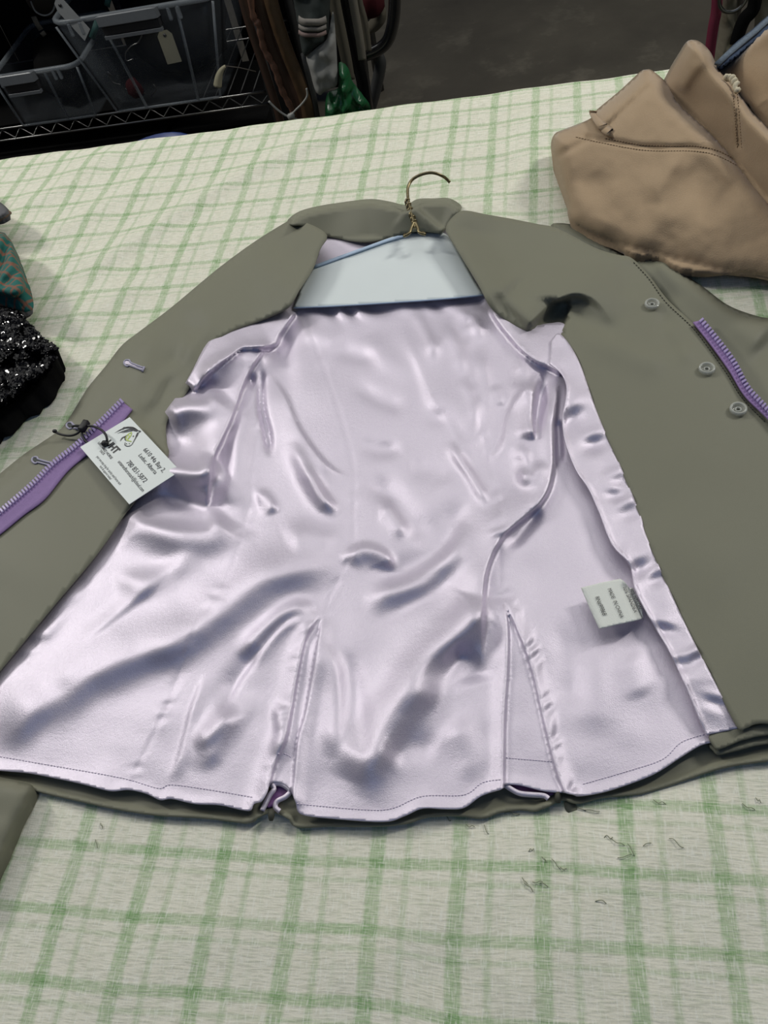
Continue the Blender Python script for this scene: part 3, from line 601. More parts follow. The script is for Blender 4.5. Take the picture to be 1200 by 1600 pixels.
# right front hem, folded in layers
for k, (dy, z) in enumerate(((0, 12.5), (14, 8.5))):
    sheet('hem_fold', [(1108,1150+dy),(1118,1143+dy),(1160,1136+dy),(1210,1128+dy),(1290,1118+dy),(1290,1140+dy),(1210,1146+dy),(1165,1154+dy),(1124,1170+dy*0.6),(1116,1166+dy*0.5)], 4, lambda P, z=z: z+nz(P, 20, .8, 31), M['olive'], jk, (), 0.002)
# little thread tacks in the vent mouths, inner sides of the pleats
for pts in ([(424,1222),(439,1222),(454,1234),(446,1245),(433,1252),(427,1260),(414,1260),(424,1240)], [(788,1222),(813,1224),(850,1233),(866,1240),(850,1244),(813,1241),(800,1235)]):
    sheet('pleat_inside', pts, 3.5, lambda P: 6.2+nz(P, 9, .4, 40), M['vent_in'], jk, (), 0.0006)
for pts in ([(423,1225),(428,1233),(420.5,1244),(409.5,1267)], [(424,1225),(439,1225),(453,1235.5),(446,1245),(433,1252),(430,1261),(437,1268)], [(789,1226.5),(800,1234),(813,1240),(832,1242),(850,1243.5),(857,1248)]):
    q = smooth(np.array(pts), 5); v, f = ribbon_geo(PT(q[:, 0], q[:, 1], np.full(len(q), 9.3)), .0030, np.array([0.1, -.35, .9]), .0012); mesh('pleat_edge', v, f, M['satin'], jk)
for c in ((424, 1274), (872, 1246)):
    p = PT(c[0], c[1], 9); v, f = tube_geo([p+np.array([0, .003, .001]), p, p+np.array([0, -.003, -.001])], [.0012, .0022, .0012], 8); mesh('thread_tack', v, f, M['othread'], jk)
p0, p1 = PT(884, 1252, 5), PT(900, 1271, 3); v, f = ribbon_geo(np.linspace(p0, p1, 5), [.003, .006, .007, .006, .002], (0, 0, 1), .0008); mesh('hanger_loop_end', v, f, M['olive'], jk)

# ---- sleeves lying under the fronts
sl1 = pillow('sleeve', [(-120,1190),(0,1214),(30,1221),(53,1234),(24,1296),(0,1352),(-40,1420),(-150,1400)], 7, lambda P: 17+nz(P, 40, 1.5, 50), 0.9, M['olive'], jk, 22)
def h_sl(P): return 10.5+fold(P, [(1020,404),(1062,432),(1110,470),(1200,540)], 6, 40, 30, .1)+nz(P, 60, 1.2, 52)+fold(P, [(1010,415),(1030,445),(1060,480)], -3.5, 14, 14, .3)
pillow('sleeve', [(860,352),(894,351),(930,372),(966,394),(990,402),(1032,403),(1062,423),(1101,450),(1140,478),(1191,496),(1260,512),(1320,700),(1300,800),(1200,690),(1120,590),(1060,500),(1010,440),(960,405),(900,382)], 6, h_sl, 0.9, M['olive'], jk, 16)
# seam crease of the sleeve beside the zip
# ---- zips
def on(layer, pts, lift=0.0):
    P = np.asarray(pts, float); return PT(P[:, 0], P[:, 1], layer(P)+lift)
def zipper(up, lo, layer, lift, pitch_px, side):
    up = resample(smooth(up, 6), 2.5); lo = resample(smooth(lo, 6), 2.5)
    k = max(len(up), len(lo)); tt = np.linspace(0, 1, k)
    U_ = np.stack([np.interp(tt, np.linspace(0, 1, len(up)), up[:, i]) for i in (0, 1)], 1); L_ = np.stack([np.interp(tt, np.linspace(0, 1, len(lo)), lo[:, i]) for i in (0, 1)], 1)
    rows = []
    for q in np.linspace(0, 1, 6): P = U_*(1-q)+L_*q; rows.append(on(layer, P, lift+0.6*math.sin(q*math.pi*2.2)))
    V = np.vstack(rows); Fc = [(a*k+i, a*k+i+1, (a+1)*k+i+1, (a+1)*k+i) for a in range(5) for i in range(k-1)]
    z = mesh('zipper_tape', V, Fc, M['tape'], jk); s = z.modifiers.new('thickness', 'SOLIDIFY'); s.thickness = 0.0012; s.offset = 1 if V[Fc[0][1]][0] > 1e9 else 0
    ctr = resample(U_, pitch_px); tn = np.gradient(ctr, axis=0); parts = []
    for i in range(len(ctr)):
        t = tn[i]/np.linalg.norm(tn[i]); n2 = np.array([t[1], -t[0]])*side
        c = on(layer, [ctr[i]], lift+1.8)[0]; a = on(layer, [ctr[i]+n2*4.0], lift+1.8)[0]-c; b = on(layer, [ctr[i]+t*1.9], lift+1.8)[0]-c
        a[2] = b[2] = 0
        parts.append(frame_box(c, a, b, (0, 0, .0012), .3))
    v, f = join(parts); o = mesh('zipper_teeth', v, f, M['teeth'], jk, flat=True); o['kind'] = 'stuff'
zipper([(190,627),(160,657),(120,695),(82,725),(50,757),(0,800),(-50,840)], [(207,640),(180,672),(150,700),(107,735),(70,780),(37,805),(0,835),(-45,868)], h_lf, 1.2, 5.6, 1)
zipper([(1096,501),(1119,529),(1146,565),(1167,604),(1188,628),(1205,646),(1260,706)], [(1083,504),(1110,538),(1140,580),(1164,619),(1200,655),(1255,716)], lambda P: np.full(len(P), 19.5), 0.5, 6.2, 1)
# ---- stitching
def stitches(path, layer, lift, step, wd, mat, dash=0.6):
    q = resample(smooth(path, 5), step); parts = []
    for i in range(len(q)-1):
        a, b = q[i], q[i]+(q[i+1]-q[i])*dash; p = on(layer, [a, (a+b)/2, b], lift); p[1][2] += .0004
        v, f = tube_geo(p, wd, 5); parts.append((v, f))
    v, f = join(parts); o = mesh('stitching', v, f, mat, jk); o['kind'] = 'stuff'
stitches([(0,1182),(80,1196),(192,1216),(248,1232),(268,1226),(340,1236),(396,1246)], h_lin, 0.0, 5, .00030, M['thread'])
stitches([(464,1256),(567,1265),(613,1263),(660,1244),(725,1242),(753,1223),(784,1218)], h_lin, 0.0, 5, .00030, M['thread'])
stitches([(791,1184),(826,1187),(864,1190)], h_lin, 0.0, 4.5, .00030, M['thread'])
stitches([(434,1178),(446,1178),(456,1184)], h_lin, 0.0, 4.5, .00030, M['thread'])
stitches([(911,1225),(987,1203),(1036,1186),(1064,1160),(1102,1147)], h_lin, 0.0, 5, .00030, M['thread'])
stitches([(990,410),(1014,436),(1040,472),(1080,510),(1106,543),(1136,585),(1160,623),(1196,660)], h_rf, 0.2, 5, .00035, M['othread'])
# ---- buttons and buttonholes
def button(cx, cy):
    c = on(h_rf, [(cx, cy)], 0.7)[0]; r = .0066; prof = [(0, .0010), (.35, .0007), (.55, .0009), (.68, .0022), (.84, .0026), (.96, .0020), (1.0, .0010), (.9, 0), (0, -.0004)]
    n = 24; V = []; Fc = []
    for q, z in prof:
        for j in range(n): a = 2*math.pi*j/n; V.append(c+np.array([q*r*math.cos(a), q*r*math.sin(a), z]))
    for i in range(len(prof)-1):
        for j in range(n): Fc.append((i*n+j, i*n+(j+1) % n, (i+1)*n+(j+1) % n, (i+1)*n+j))
    b = mesh('button', V, Fc, M['clearb'], jk)
    a = np.linspace(0, 2*math.pi, 25)[:-1]
    v, f = tube_geo([c+np.array([r*.80*math.cos(q), r*.80*math.sin(q), .0022]) for q in a], .0011, 6, True); mesh('button_rim', v, f, M['clearr'], b)
    v, f = tube_geo([c+np.array([r*.30*math.cos(q), r*.30*math.sin(q), .0010]) for q in a], .0007, 6, True); mesh('button_well', v, f, M['clearr'], b)
    v, f = tube_geo([c+np.array([-.0012, 0, .001]), c+np.array([0, 0, .0016]), c+np.array([.0012, 0, .001])], .0004, 6); mesh('button_thread', v, f, M['othread'], b)
for c in ((1018.5, 477), (1104, 578), (1153, 641)): button(*c)
def buttonhole(a, b, wd=.0024):
    a, b = np.array(a, float), np.array(b, float); t = (b-a); L = np.linalg.norm(t); t /= L; n2 = np.array([t[1], -t[0]])
    pts = [b+n2*2.2, a+t*9+n2*2.4, a+t*5+n2*5, a+n2*3.6, a-t*2, a-n2*3.6, a+t*5-n2*5, a+t*9-n2*2.4, b-n2*2.2]
    q = on(h_lf, smooth(pts, 5), .7); v, f = tube_geo(q, .00095, 6); o = mesh('buttonhole', v, f, M['gthread'], jk)
    v, f = tube_geo(on(h_lf, [b+n2*4, b, b-n2*4], .8), .0010, 6); mesh('bar_tack', v, f, M['gthread'], o)
    v, f = ribbon_geo(on(h_lf, [a-t*.5, a+t*4, a+t*9, b]), [.003, .0042, .0016, .0012], (0, 0, 1)); v[:, 2] += .0006; mesh('slit', v, f, M['satin'] if a[0] > 150 else M['olive_in'], o)
buttonhole((196,566), (224,577)); buttonhole((106,664), (128,670)); buttonhole((52,718), (82,726))

# ---- care label
lp = lambda x, y: (890+x/8.571, 880+y/8.571)
def h_lab(P):
    d, t = sdist(P, [lp(790, 330), lp(985, 740)]); k = np.clip(1-np.abs(d)/16, 0, 1)
    d2, _ = sdist(P, [lp(150, 330), lp(390, 880)])
    return 21-7*k**2-1.2*np.exp(-(d2/4)**2)
lab = sheet('care_label', np.array([lp(150,330), lp(400,265), lp(680,208), lp(735,245), lp(800,330), lp(900,560), lp(985,740), lp(860,772), lp(620,825), lp(395,878), lp(270,610)]), 2.5, h_lab, M['label'], jk, (), 0.0005, sm=False)
lab['label'] = 'small white care label printed in black capitals'
fld = sheet('label_fold', np.array([lp(800,330), lp(850,330), lp(970,600), lp(985,740), lp(900,560)]), 2.5, lambda P: 13.5+0*P[:, 0], M['label'], jk, (), 0.0004, sm=False)
def text_mesh(body, S, Ex, up, mat, parent, name='print', hscale=1.0, bold=0.0, width=None):
    """flat lettering whose baseline runs from S to Ex, standing up along up"""
    cu = bpy.data.curves.new('lettering', 'FONT'); cu.body = body; cu.size = 1.0; cu.offset = bold; cu.resolution_u = 3
    to = bpy.data.objects.new('lettering', cu); COL.objects.link(to); dg = bpy.context.evaluated_depsgraph_get(); dg.update()
    me = bpy.data.meshes.new_from_object(to.evaluated_get(dg)); co_ = np.array([v.co[:] for v in me.vertices]); fc = [tuple(p.vertices) for p in me.polygons]
    bpy.data.objects.remove(to); bpy.data.curves.remove(cu)
    S, Ex = np.asarray(S, float), np.asarray(Ex, float); x = Ex-S; L = np.linalg.norm(x); x /= L; up = np.asarray(up, float); up = up-x*(up@x); up /= np.linalg.norm(up)
    x0, x1 = co_[:, 0].min(), co_[:, 0].max(); k = L/(x1-x0)
    V = S+((co_[:, 0]-x0)*k)[:, None]*x+(co_[:, 1]*k*hscale)[:, None]*up
    return mesh(name, V, fc, mat, parent, flat=True)
def lab_pt(x, y, z=21.6): q = lp(x, y); return PT(q[0], q[1], z)
for body, a, b, z in (('RN#99868', (340,455), (445,700), 21.7), ('MADE  IN CHINA', (508,345), (680,735), 21.7)):
    text_mesh(body, lab_pt(*a, z), lab_pt(*b, z), lab_pt(700, 250, z)-lab_pt(400, 330, z), M['ink'], lab, hscale=1.25)
S_, E_ = lab_pt(712, 325, 19.6), lab_pt(868, 665, 19.6); text_mesh('10% SPANDEX', S_, E_, lab_pt(820, 400, 18.6)-lab_pt(740, 400, 19.6), M['ink'], lab, hscale=1.2)
S_, E_ = lab_pt(805, 345, 14.3), lab_pt(930, 615, 14.3); text_mesh('90% NYLON', S_, E_, lab_pt(900, 400, 14.3)-lab_pt(800, 420, 14.3), M['ink'], fld, hscale=1.0)

# ================================================================== HANGER
hg = thing('wire_hanger', 'wire coat hanger in a pale blue paper cover, hook above the collar', 'hanger', PT(650, 420, 10))
pap = [(487,419),(490,415),(547,394),(604,373),(634,363),(652,362),(685,359),(700,368),(716,392),(742,440),(757,461),(690,467),(604,473),(520,478),(459,481),(470,452)]
def h_pap(P):
    d1, _ = sdist(P, [(543,392),(528,440),(500,484)]); d2, _ = sdist(P, [(655,365),(684,415),(716,474)])     # crease lines: the sides slope away
    h = 13.0-3.0*np.clip(-d1/46, 0, 1)-4.0*np.clip(d2/46, 0, 1)
    h = h+fold(P, [(490,414),(547,393),(604,373),(640,362),(690,362)], 2.5, 8, 12, .0)+fold(P, [(640,375),(628,420),(640,470)], -1.4, 22, 22, .0)
    h = h+3.0*np.clip((P[:, 1]-400)/70, 0, 1)
    return h
pc = sheet('paper_cover', np.array(pap, float), 4, h_pap, M['paper'], hg, (), 0.0007, sm=False)
v, f = tube_geo(on(h_pap, resample(smooth([(459,481),(520,478.5),(604,473.5),(690,467.5),(757,461)], 4), 8), .2), .00075, 6); mesh('paper_fold_edge', v, f, M['pblue'], hg)
v, f = ribbon_geo(on(h_pap, resample(np.array([(489,417),(547,396),(604,375.5),(636,366)]), 8), 1.2), .0046, (0, 0, 1), .0006); mesh('paper_fold_edge', v, f, M['pblue'], hg)
hk = [(703,285,26),(697,279,30),(691,275,34),(681,271,38),(670,270,40),(655,274,40),(644,281,38),(638,291,36),(637,303,34),(639,318,33),(643,334,32),(647,349,31),(649,356,30)]
q = np.array(hk, float); qs = smooth(q, 5); tube('hook', PT(qs[:, 0], qs[:, 1], qs[:, 2]), .0016, M['wire'], hg)
tw = []
for k in range(40):
    t = k/39; x = 636+t*13; y = 313+t*40; a = t*6*2*math.pi; c = PT(x, y, 33-3*t); tw.append(c+np.array([math.cos(a)*.0022, math.sin(a)*.0012, math.sin(a)*.002]))
tube('twisted_neck', tw, .0013, M['wire'], hg, 6)
for pts in ([(647,347),(643,356),(640,364),(632,369),(633,366)], [(649,347),(653,356),(655,363),(664,366),(660,363)]):
    q = smooth(np.array(pts, float), 4); tube('shoulder_wire', PT(q[:, 0], q[:, 1], np.linspace(32, 28.5, len(q))), .0015, M['wire'], hg)

# ================================================================== HANG TAG
ht = thing('hang_tag', 'white printed card tied with black cord to a jacket buttonhole', 'tag', PT(202, 720, 18))
zc = lambda x, y: (80+x/5.4545, 630+y/5.4545)
cTL, cTR, cBR, cBL = [PT(*zc(*p), z) for p, z in (((670,120), 22.5), ((1100,578), 23.5), ((665,862), 22.0), ((248,375), 21.0))]
nrm = np.cross(cTR-cTL, cBL-cTL); nrm /= np.linalg.norm(nrm); nrm = nrm if nrm[2] > 0 else -nrm
g = []; N = 8
for i in range(N+1):
    for j in range(N+1):
        a, b = i/N, j/N; g.append((cTL*(1-a)+cTR*a)*(1-b)+(cBL*(1-a)+cBR*a)*b)
Fc = [(i*(N+1)+j, i*(N+1)+j+1, (i+1)*(N+1)+j+1, (i+1)*(N+1)+j) for i in range(N) for j in range(N)]
card = mesh('card', g, Fc, M['white'], ht, flat=True); s = card.modifiers.new('thickness', 'SOLIDIFY'); s.thickness = .0005; s.offset = 0
def cp(x, y, lift=.0005):
    A = np.array([[430, -422], [458, 255.]]); a, b = np.linalg.solve(A, np.array([x-670, y-120.]))
    return (cTL*(1-a)+cTR*a)*(1-b)+(cBL*(1-a)+cBR*a)*b+nrm*lift
cup = cTL-cBL
for body, a, b, hs, bold in (('6610 44a Bay 2,', (792,408), (955,592), 1.0, 0), ('Leduc, Alberta', (752,455), (890,606), 1.0, 0), ('780 851-5872', (650,512), (800,672), 1.05, 0), ('untamedhorsetack@icloud.com', (578,505), (785,742), 1.3, 0),
                             ('UHT', (462,350), (555,440), 0.95, .045), ('UNTAMED HORSE', (398,345), (520,482), 1.0, .01), ('TACK', (416,412), (455,448), 1.1, .01), ('your one stop shop for quality used horse tack', (393,460), (600,690), 1.4, 0), ('tack & apparel today!', (425,540), (520,648), 1.2, 0)):
    text_mesh(body, cp(*a), cp(*b), cup, M['ink'], card, 'print', hs, bold)
def stroke(pts, wds, mat, name='emblem_line', lift=.0006):
    q = smooth(np.array(pts, float), 5); P = np.array([cp(x, y, lift) for x, y in q]); wd = np.interp(np.linspace(0, 1, len(q)), np.linspace(0, 1, len(wds)), wds)*.000115
    v, f = ribbon_geo(P, wd, nrm); mesh(name, v, f, mat, card, flat=True)
K = M['ink']
for pts, wds in (([(540,262),(590,235),(640,215),(700,218),(748,243)], (0,9,16,18,8)), ([(562,266),(620,246),(680,232),(740,248)], (0,9,14,8)), ([(610,236),(640,216),(690,213),(735,232)], (0,10,12,6)), ([(600,262),(650,250),(700,244)], (0,8,4)), ([(622,225),(620,213),(640,213)], (0,6,8)),
                 ([(745,243),(769,249),(748,262)], (4,10,4)), ([(748,260),(738,285),(728,305),(712,335),(698,360)], (14,16,8,6,5)), ([(698,360),(680,372),(655,374),(637,362),(640,342)], (5,6,6,6,4)), ([(595,332),(612,305),(640,290),(655,280)], (2,12,10,3)), ([(640,290),(636,312),(646,330)], (5,8,2)), ([(704,288),(712,292)], (10,10)), ([(648,352),(654,357)], (7,7)), ([(672,350),(678,356)], (6,6))): stroke(pts, wds, K)
for pts in ([(694,256),(668,268),(652,285),(645,312)], [(660,270),(672,290),(660,322),(694,336)], [(644,314),(662,330)], [(692,256),(686,285),(664,312)]): stroke(pts, (7, 8, 7), M['lime'])
# (the small square code at the card's corner is left blank)
def cz(x, y, mm): q = zc(x, y); return PT(q[0], q[1], mm)
def cord(pts, name='cord'):
    q = np.array([cz(*p) for p in pts]); tube(name, smooth(q, 6), .0011, M['cordm'], ht, 7)
cord([(178,203,17.5),(205,192,19),(255,192,22),(310,193,24),(370,200,26),(430,230,28),(465,270,28),(476,315,26),(462,345,23.5)])
cord([(30,240,19),(60,258,18.5),(110,272,18.8),(165,276,19.5),(215,262,21),(250,232,22.5)])
cord([(262,230,22.5),(262,265,21),(275,300,20),(300,330,19.5),(318,340,19.2)])
c = cz(280, 195, 24); a = cz(305, 155, 24.5)-cz(255, 235, 24.5); b = cz(312, 170, 24)-cz(258, 158, 24)
v, f = frame_box(c, a*.5, b*.36, (0, 0, .003), .25); mesh('cord_lock', v, f, M['cordm'], ht)
for p in ((460,345,23.6), (32,240,19.2)):
    c = cz(*p); r = .0030 if p[0] > 100 else .0019; V = []; n = 10
    v, f = tube_geo([c+np.array([-r, 0, 0]), c+np.array([-r*.5, 0, .0003]), c, c+np.array([r*.5, 0, .0003]), c+np.array([r, 0, 0])], [r*.5, r*.95, r, r*.9, r*.45], 10); mesh('knot', v, f, M['cordm'], ht)

# ================================================================== TAN BREECHES
br = thing('tan_breeches', 'folded tan breeches with a belt loop, lying at the far right of the table', 'trousers', PT(1100, 320, 1.5))
A_ = [(861,223),(866,210),(876,204),(921,186),(933,171),(969,141),(999,113),(1008,109),(1019,110),(1044,132),(1062,162),(1095,192),(1128,225),(1155,258),(1179,288),(1200,312),(1300,430),(1290,470),(1200,433),(1125,429),(1062,423),(1026,404),(990,401),(954,379),(894,349),(885,315),(870,264),(862,240)]
YOKE = [(868,204),(900,209),(945,219),(1010,230),(1085,231),(1120,238),(1152,254)]
def h_A(P):
    d, _ = sdist(P, [(880,360),(1200,440)]); h = 17+52*np.clip(np.abs(d)/230, 0, 1)**.75
    h = h+fold(P, YOKE, -2.6, 5, 4, .02)+fold(P, [(1,1),(2,2)], 0, 1, 1)
    h = h+fold(P, [(885,268),(930,290),(965,302)], -3.5, 24, 24, .3)+fold(P, [(1040,290),(1090,300),(1150,330)], -4, 28, 32, .3)+fold(P, [(1075,245),(1110,275),(1160,320)], -4, 20, 28, .3)
    h = h+fold(P, [(1000,330),(1060,330),(1130,360)], 2.5, 30, 30, .3)+fold(P, [(900,330),(960,350),(1040,385)], 2, 28, 28, .3)+fold(P, [(1070,240),(1040,275),(1015,320)], 3, 12, 16, .3)
    h = h+fold(P, [(860,250),(885,237),(925,214)], -3, 7, 5, .1)+fold(P, [(940,205),(975,170),(1020,128)], -3.2, 3, 9, .1)
    h = h+nz(P, 40, 1.6, 60)+nz(P, 14, 0.4, 61)
    return h
B_ = [(1030,150),(1044,112),(1062,81),(1072,66),(1082,62),(1095,66),(1110,81),(1122,105),(1143,129),(1158,150),(1179,177),(1200,198),(1300,300),(1300,420),(1200,330),(1120,235),(1060,180)]
def h_B(P):
    d, _ = sdist(P, [(1010,109),(1062,162),(1128,225),(1300,430)]); h = 40+60*np.clip(np.abs(d)/80, 0, 1)
    h = h+fold(P, [(1150,150),(1153,190),(1156,235)], -3, 4, 4, .1)+fold(P, [(1100,90),(1075,120),(1060,150)], 5, 10, 16, .3)
    return h+nz(P, 36, 2, 62)
C_ = [(1108,116),(1119,105),(1155,78),(1200,39),(1290,-30),(1400,60),(1400,330),(1300,320),(1200,214),(1170,175),(1140,140)]
def h_C(P): 
    d, _ = sdist(P, [(1119,105),(1158,150),(1300,300)]); return 50+50*np.clip(np.abs(d)/110, 0, 1)+nz(P, 50, 4, 64)
pillow('folded_leg', C_, 6, h_C, 4, M['tan'], br, 14)
pillow('folded_leg', B_, 5, h_B, 4, M['tan'], br, 20)
bA = lambda P: 5+6*np.clip((P[:, 0]-1000)/160, 0, 1)
pillow('waist_panel', A_, 4.5, h_A, bA, M['tan'], br, 30)
def h_A2(P): d, _ = sdist(P, np.vstack([smooth(A_, 6, True), smooth(A_, 6, True)[:1]])); k = np.clip(np.abs(d)/30, 0, 1); a_, b_ = h_A(P), bA(P); m_ = b_+(a_-b_)*.4; return m_+(a_-m_)*np.sqrt(1-(1-k)**2)
# belt loop
q = smooth(np.array([(928,174),(933,184),(940,194),(949,203),(957,208)], float), 5); P3 = PT(q[:, 0], q[:, 1], h_A2(q)+np.interp(np.linspace(0, 1, len(q)), [0, .15, .5, .85, 1], [.3, 3.0, 4.5, 3.0, .2])); v, f = ribbon_geo(P3, .0100, np.array([0.1, -0.25, 0.95]), .0016); mesh('belt_loop', v, f, M['tan'], br)
def stitch2(path, layer, lift, mat, wd=.00045, step=4.5):
    q = resample(smooth(path, 5), step); parts = []
    for i in range(len(q)-1):
        a, b = q[i], q[i]+(q[i+1]-q[i])*.65; parts.append(tube_geo(on(layer, [a, (a+b)/2, b], lift), wd, 5))
    v, f = join(parts); o = mesh('stitching', v, f, mat, br); o['kind'] = 'stuff'
stitch2([(x, y-3) for x, y in YOKE[2:]], h_A2, .3, M['tanthread']); stitch2([(x, y+5) for x, y in YOKE[1:]], h_A2, .3, M['tanthread'])
stitch2([(1146,148),(1149,190),(1152,232)], h_B, .3, M['tanthread']); stitch2([(1152,146),(1156,190),(1159,232)], h_B, .3, M['tanthread'])
q = []
for k in range(40):
    t = k/39; x = np.interp(t, [0, .4, .75, 1], [1134, 1144, 1150, 1152]); y = np.interp(t, [0, .4, .75, 1], [121, 122, 131, 145]); a = t*34; c = PT(x, y, 84); q.append(c+np.array([math.cos(a)*.0014, 0, math.sin(a)*.0014]))
tube('drawcord', q, .0024, M['cream'], br, 6)
# jeans behind the breeches
je = thing('folded_jeans', 'blue denim jeans edge showing behind the tan breeches', 'jeans', PT(1160, 70, 1.5))
J_ = [(1117,104),(1130,86),(1150,66),(1175,46),(1200,24),(1280,-40),(1300,-20),(1300,40),(1200,60),(1150,95),(1125,112)]
pillow('denim_panel', J_, 5, lambda P: 72+nz(P, 20, 1.5, 70), 4, M['denim'], je, 6)
v, f = ribbon_geo(PT(*np.array([(1121,99),(1138,83),(1158,66),(1180,48),(1200,30),(1240,-2)]).T, np.full(6, 76.0)), .006, (0, 0, 1), .002); mesh('waist_seam', v, f, M['denim2'], je)

# ================================================================== THINGS AT THE LEFT EDGE
sq = thing('sequin_garment', 'black sequinned garment in a heap at the left edge of the table', 'garment', PT(20, 560, 1.5))
SQ = [(-90,470),(0,476),(21,481),(32,491),(60,519),(72,532),(90,543),(83,552),(89,558),(79,576),(66,591),(43,610),(21,629),(0,640),(-90,690),(-150,580)]
def h_sq(P): return 40+nz(P, 26, 7, 80)+nz(P, 11, 2.5, 81)+fold(P, [(-40,575),(30,572),(80,556)], -9, 14, 10, .2)
bd = pillow('body_cloth', SQ, 4.5, h_sq, 1.6, M['black'], sq, 22)
cand = np.random.uniform([-60, 470], [92, 645], (5200, 2)); cand = cand[inside(cand, smooth(SQ, 6, True))]
dd, _ = sdist(cand, np.vstack([smooth(SQ, 6, True), smooth(SQ, 6, True)[:1]])); k_ = np.clip(np.abs(dd)/22, 0, 1); tzq = h_sq(cand); mid = 1.6+(tzq-1.6)*.4; zq = mid+(tzq-mid)*np.sqrt(1-(1-k_)**2)
parts = []
for (x, y), z in zip(cand, zq):
    c = PT(x, y, z+.9); nn = Vector((random.gauss(0, .26), random.gauss(0, .26)-.16, 1)).normalized(); a = np.array(nn.orthogonal().normalized()); b = np.cross(np.array(nn), a); r = random.uniform(.0016, .0021)
    V = [c+r*(math.cos(t)*a+math.sin(t)*b) for t in np.arange(7)*2*math.pi/7]; parts.append((V, [tuple(range(7))]))
v, f = join(parts); o = mesh('sequins', v, f, M['sequin'], sq, flat=True); o['kind'] = 'stuff'
tp = thing('tartan_cloth', 'teal and orange tartan cloth gathered at the left edge above the sequins', 'cloth', PT(5, 420, 1.5))
TP = [(-70,350),(0,362),(11,369),(19,379),(27,400),(34,420),(40,440),(39,456),(22,466),(0,462),(-70,450),(-100,400)]
P, T = None, None
o = pillow('gathered_cloth', TP, 3.5, lambda P: 52+fold(P, [(14,372),(6,400),(-8,440)], -8, 5, 7, .1)+fold(P, [(2,450),(20,430),(34,418)], -5, 6, 6, .2)+nz(P, 12, 2, 90), 24, M['tartan'], tp, 16)
l = o.data.uv_layers.new(name='weave'); cc = np.array([v.co[:] for v in o.data.vertices])+ORI[tp.name]; ux, uy, _ = proj(cc); W_ = cc[:, :2]*[9, 9]; ix = np.empty(len(o.data.loops), int); o.data.loops.foreach_get('vertex_index', ix); l.data.foreach_set('uv', (W_[ix]).ravel())
pillow('grey_lining', [(-70,440),(0,446),(30,452),(39,458),(37,468),(21,476),(0,474),(-60,470)], 3.5, lambda P: 26+0*P[:, 0], 1.8, M['greyf'], tp, 8)
ht2 = thing('grey_hat', 'pointed dark grey felt brim poking in at the left edge', 'hat', PT(-10, 330, 1.5))
HB = [(-60,296),(-20,306),(2,317),(16,331),(12,336),(0,343),(-40,352),(-80,350)]
pillow('brim', HB, 4, lambda P: 40+0*P[:, 0], 30, M['greyf'], ht2, 7)
v, f = tube_geo(PT(*np.array([(16,331.5),(10,337.5),(0,343.5),(-30,350)]).T, np.full(4, 34.0)), .0022, 6); mesh('brim_binding', v, f, M['brownb'], ht2)
c = PT(-52, 326, 2.5); v, f = tube_geo([c, c+np.array([0, 0, .015]), c+np.array([0, 0, .030])], [.030, .031, .030], 16); mesh('crown', v, f, M['greyf'], ht2)

# ================================================================== BACKGROUND: WIRE SHELF WITH BINS
YS, ZS = 2.040, 0.30
ws = thing('wire_shelf', 'chrome wire shelving unit with a zigzag edge behind the table', 'shelf', (-1.35, YS+0.2, 0))
XL, XR = -2.2, -0.60
for zt in (ZS, ZS-0.032): 
    for yy in (YS, YS+0.42): tube('edge_wire', [(XL, yy, zt), ((XL+XR)/2, yy, zt), (XR, yy, zt)], .0032, M['chrome'], ws)
zg = []; n = int((XR-XL)/0.028)
for i in range(n+1): zg.append((XL+i*0.028, YS, ZS-0.003 if i % 2 else ZS-0.029))
tube('zigzag_wire', zg, .0024, M['chrome'], ws, 6)
ll = thing('shade_board', 'black board added on the wire shelf to stand in for shade', 'board', (-1.5, YS+.21, ZS)); box('shade_board_panel', (XL+.02, YS+.012, ZS+.0016), (-.80, YS+.41, ZS+.0035), M['black'], ll)  # added black sheet in place of the shade over the shelf wires
for i in range(5):
    x = -.79+i*0.035; tube('shelf_wire', [(x, YS, ZS), (x, YS+.21, ZS), (x, YS+.42, ZS)], .0016, M['dgrey'], ws, 5)
ub = thing('shade_board', 'unseen black board added above the bins to shade the shelf', 'board', ((XL+XR)/2, YS+.21, .70)); box('shade_board_panel', (XL+.02, YS+.005, .704), (XR-.02, YS+.415, .716), M['black'], ub)  # board out of view, added to keep light off the bins below
for yy in (YS, YS+.42): tube('edge_wire', [(XL, yy, .70), ((XL+XR)/2, yy, .70), (XR, yy, .70)], .0032, M['chrome'], ws)
for x in (XL, XR):
    for yy in (YS, YS+.42): tube('post', [(x, yy, 0), (x, yy, .5), (x, yy, 1.3)], .0125, M['dgrey'] if x > -1 else M['chrome'], ws, 10)

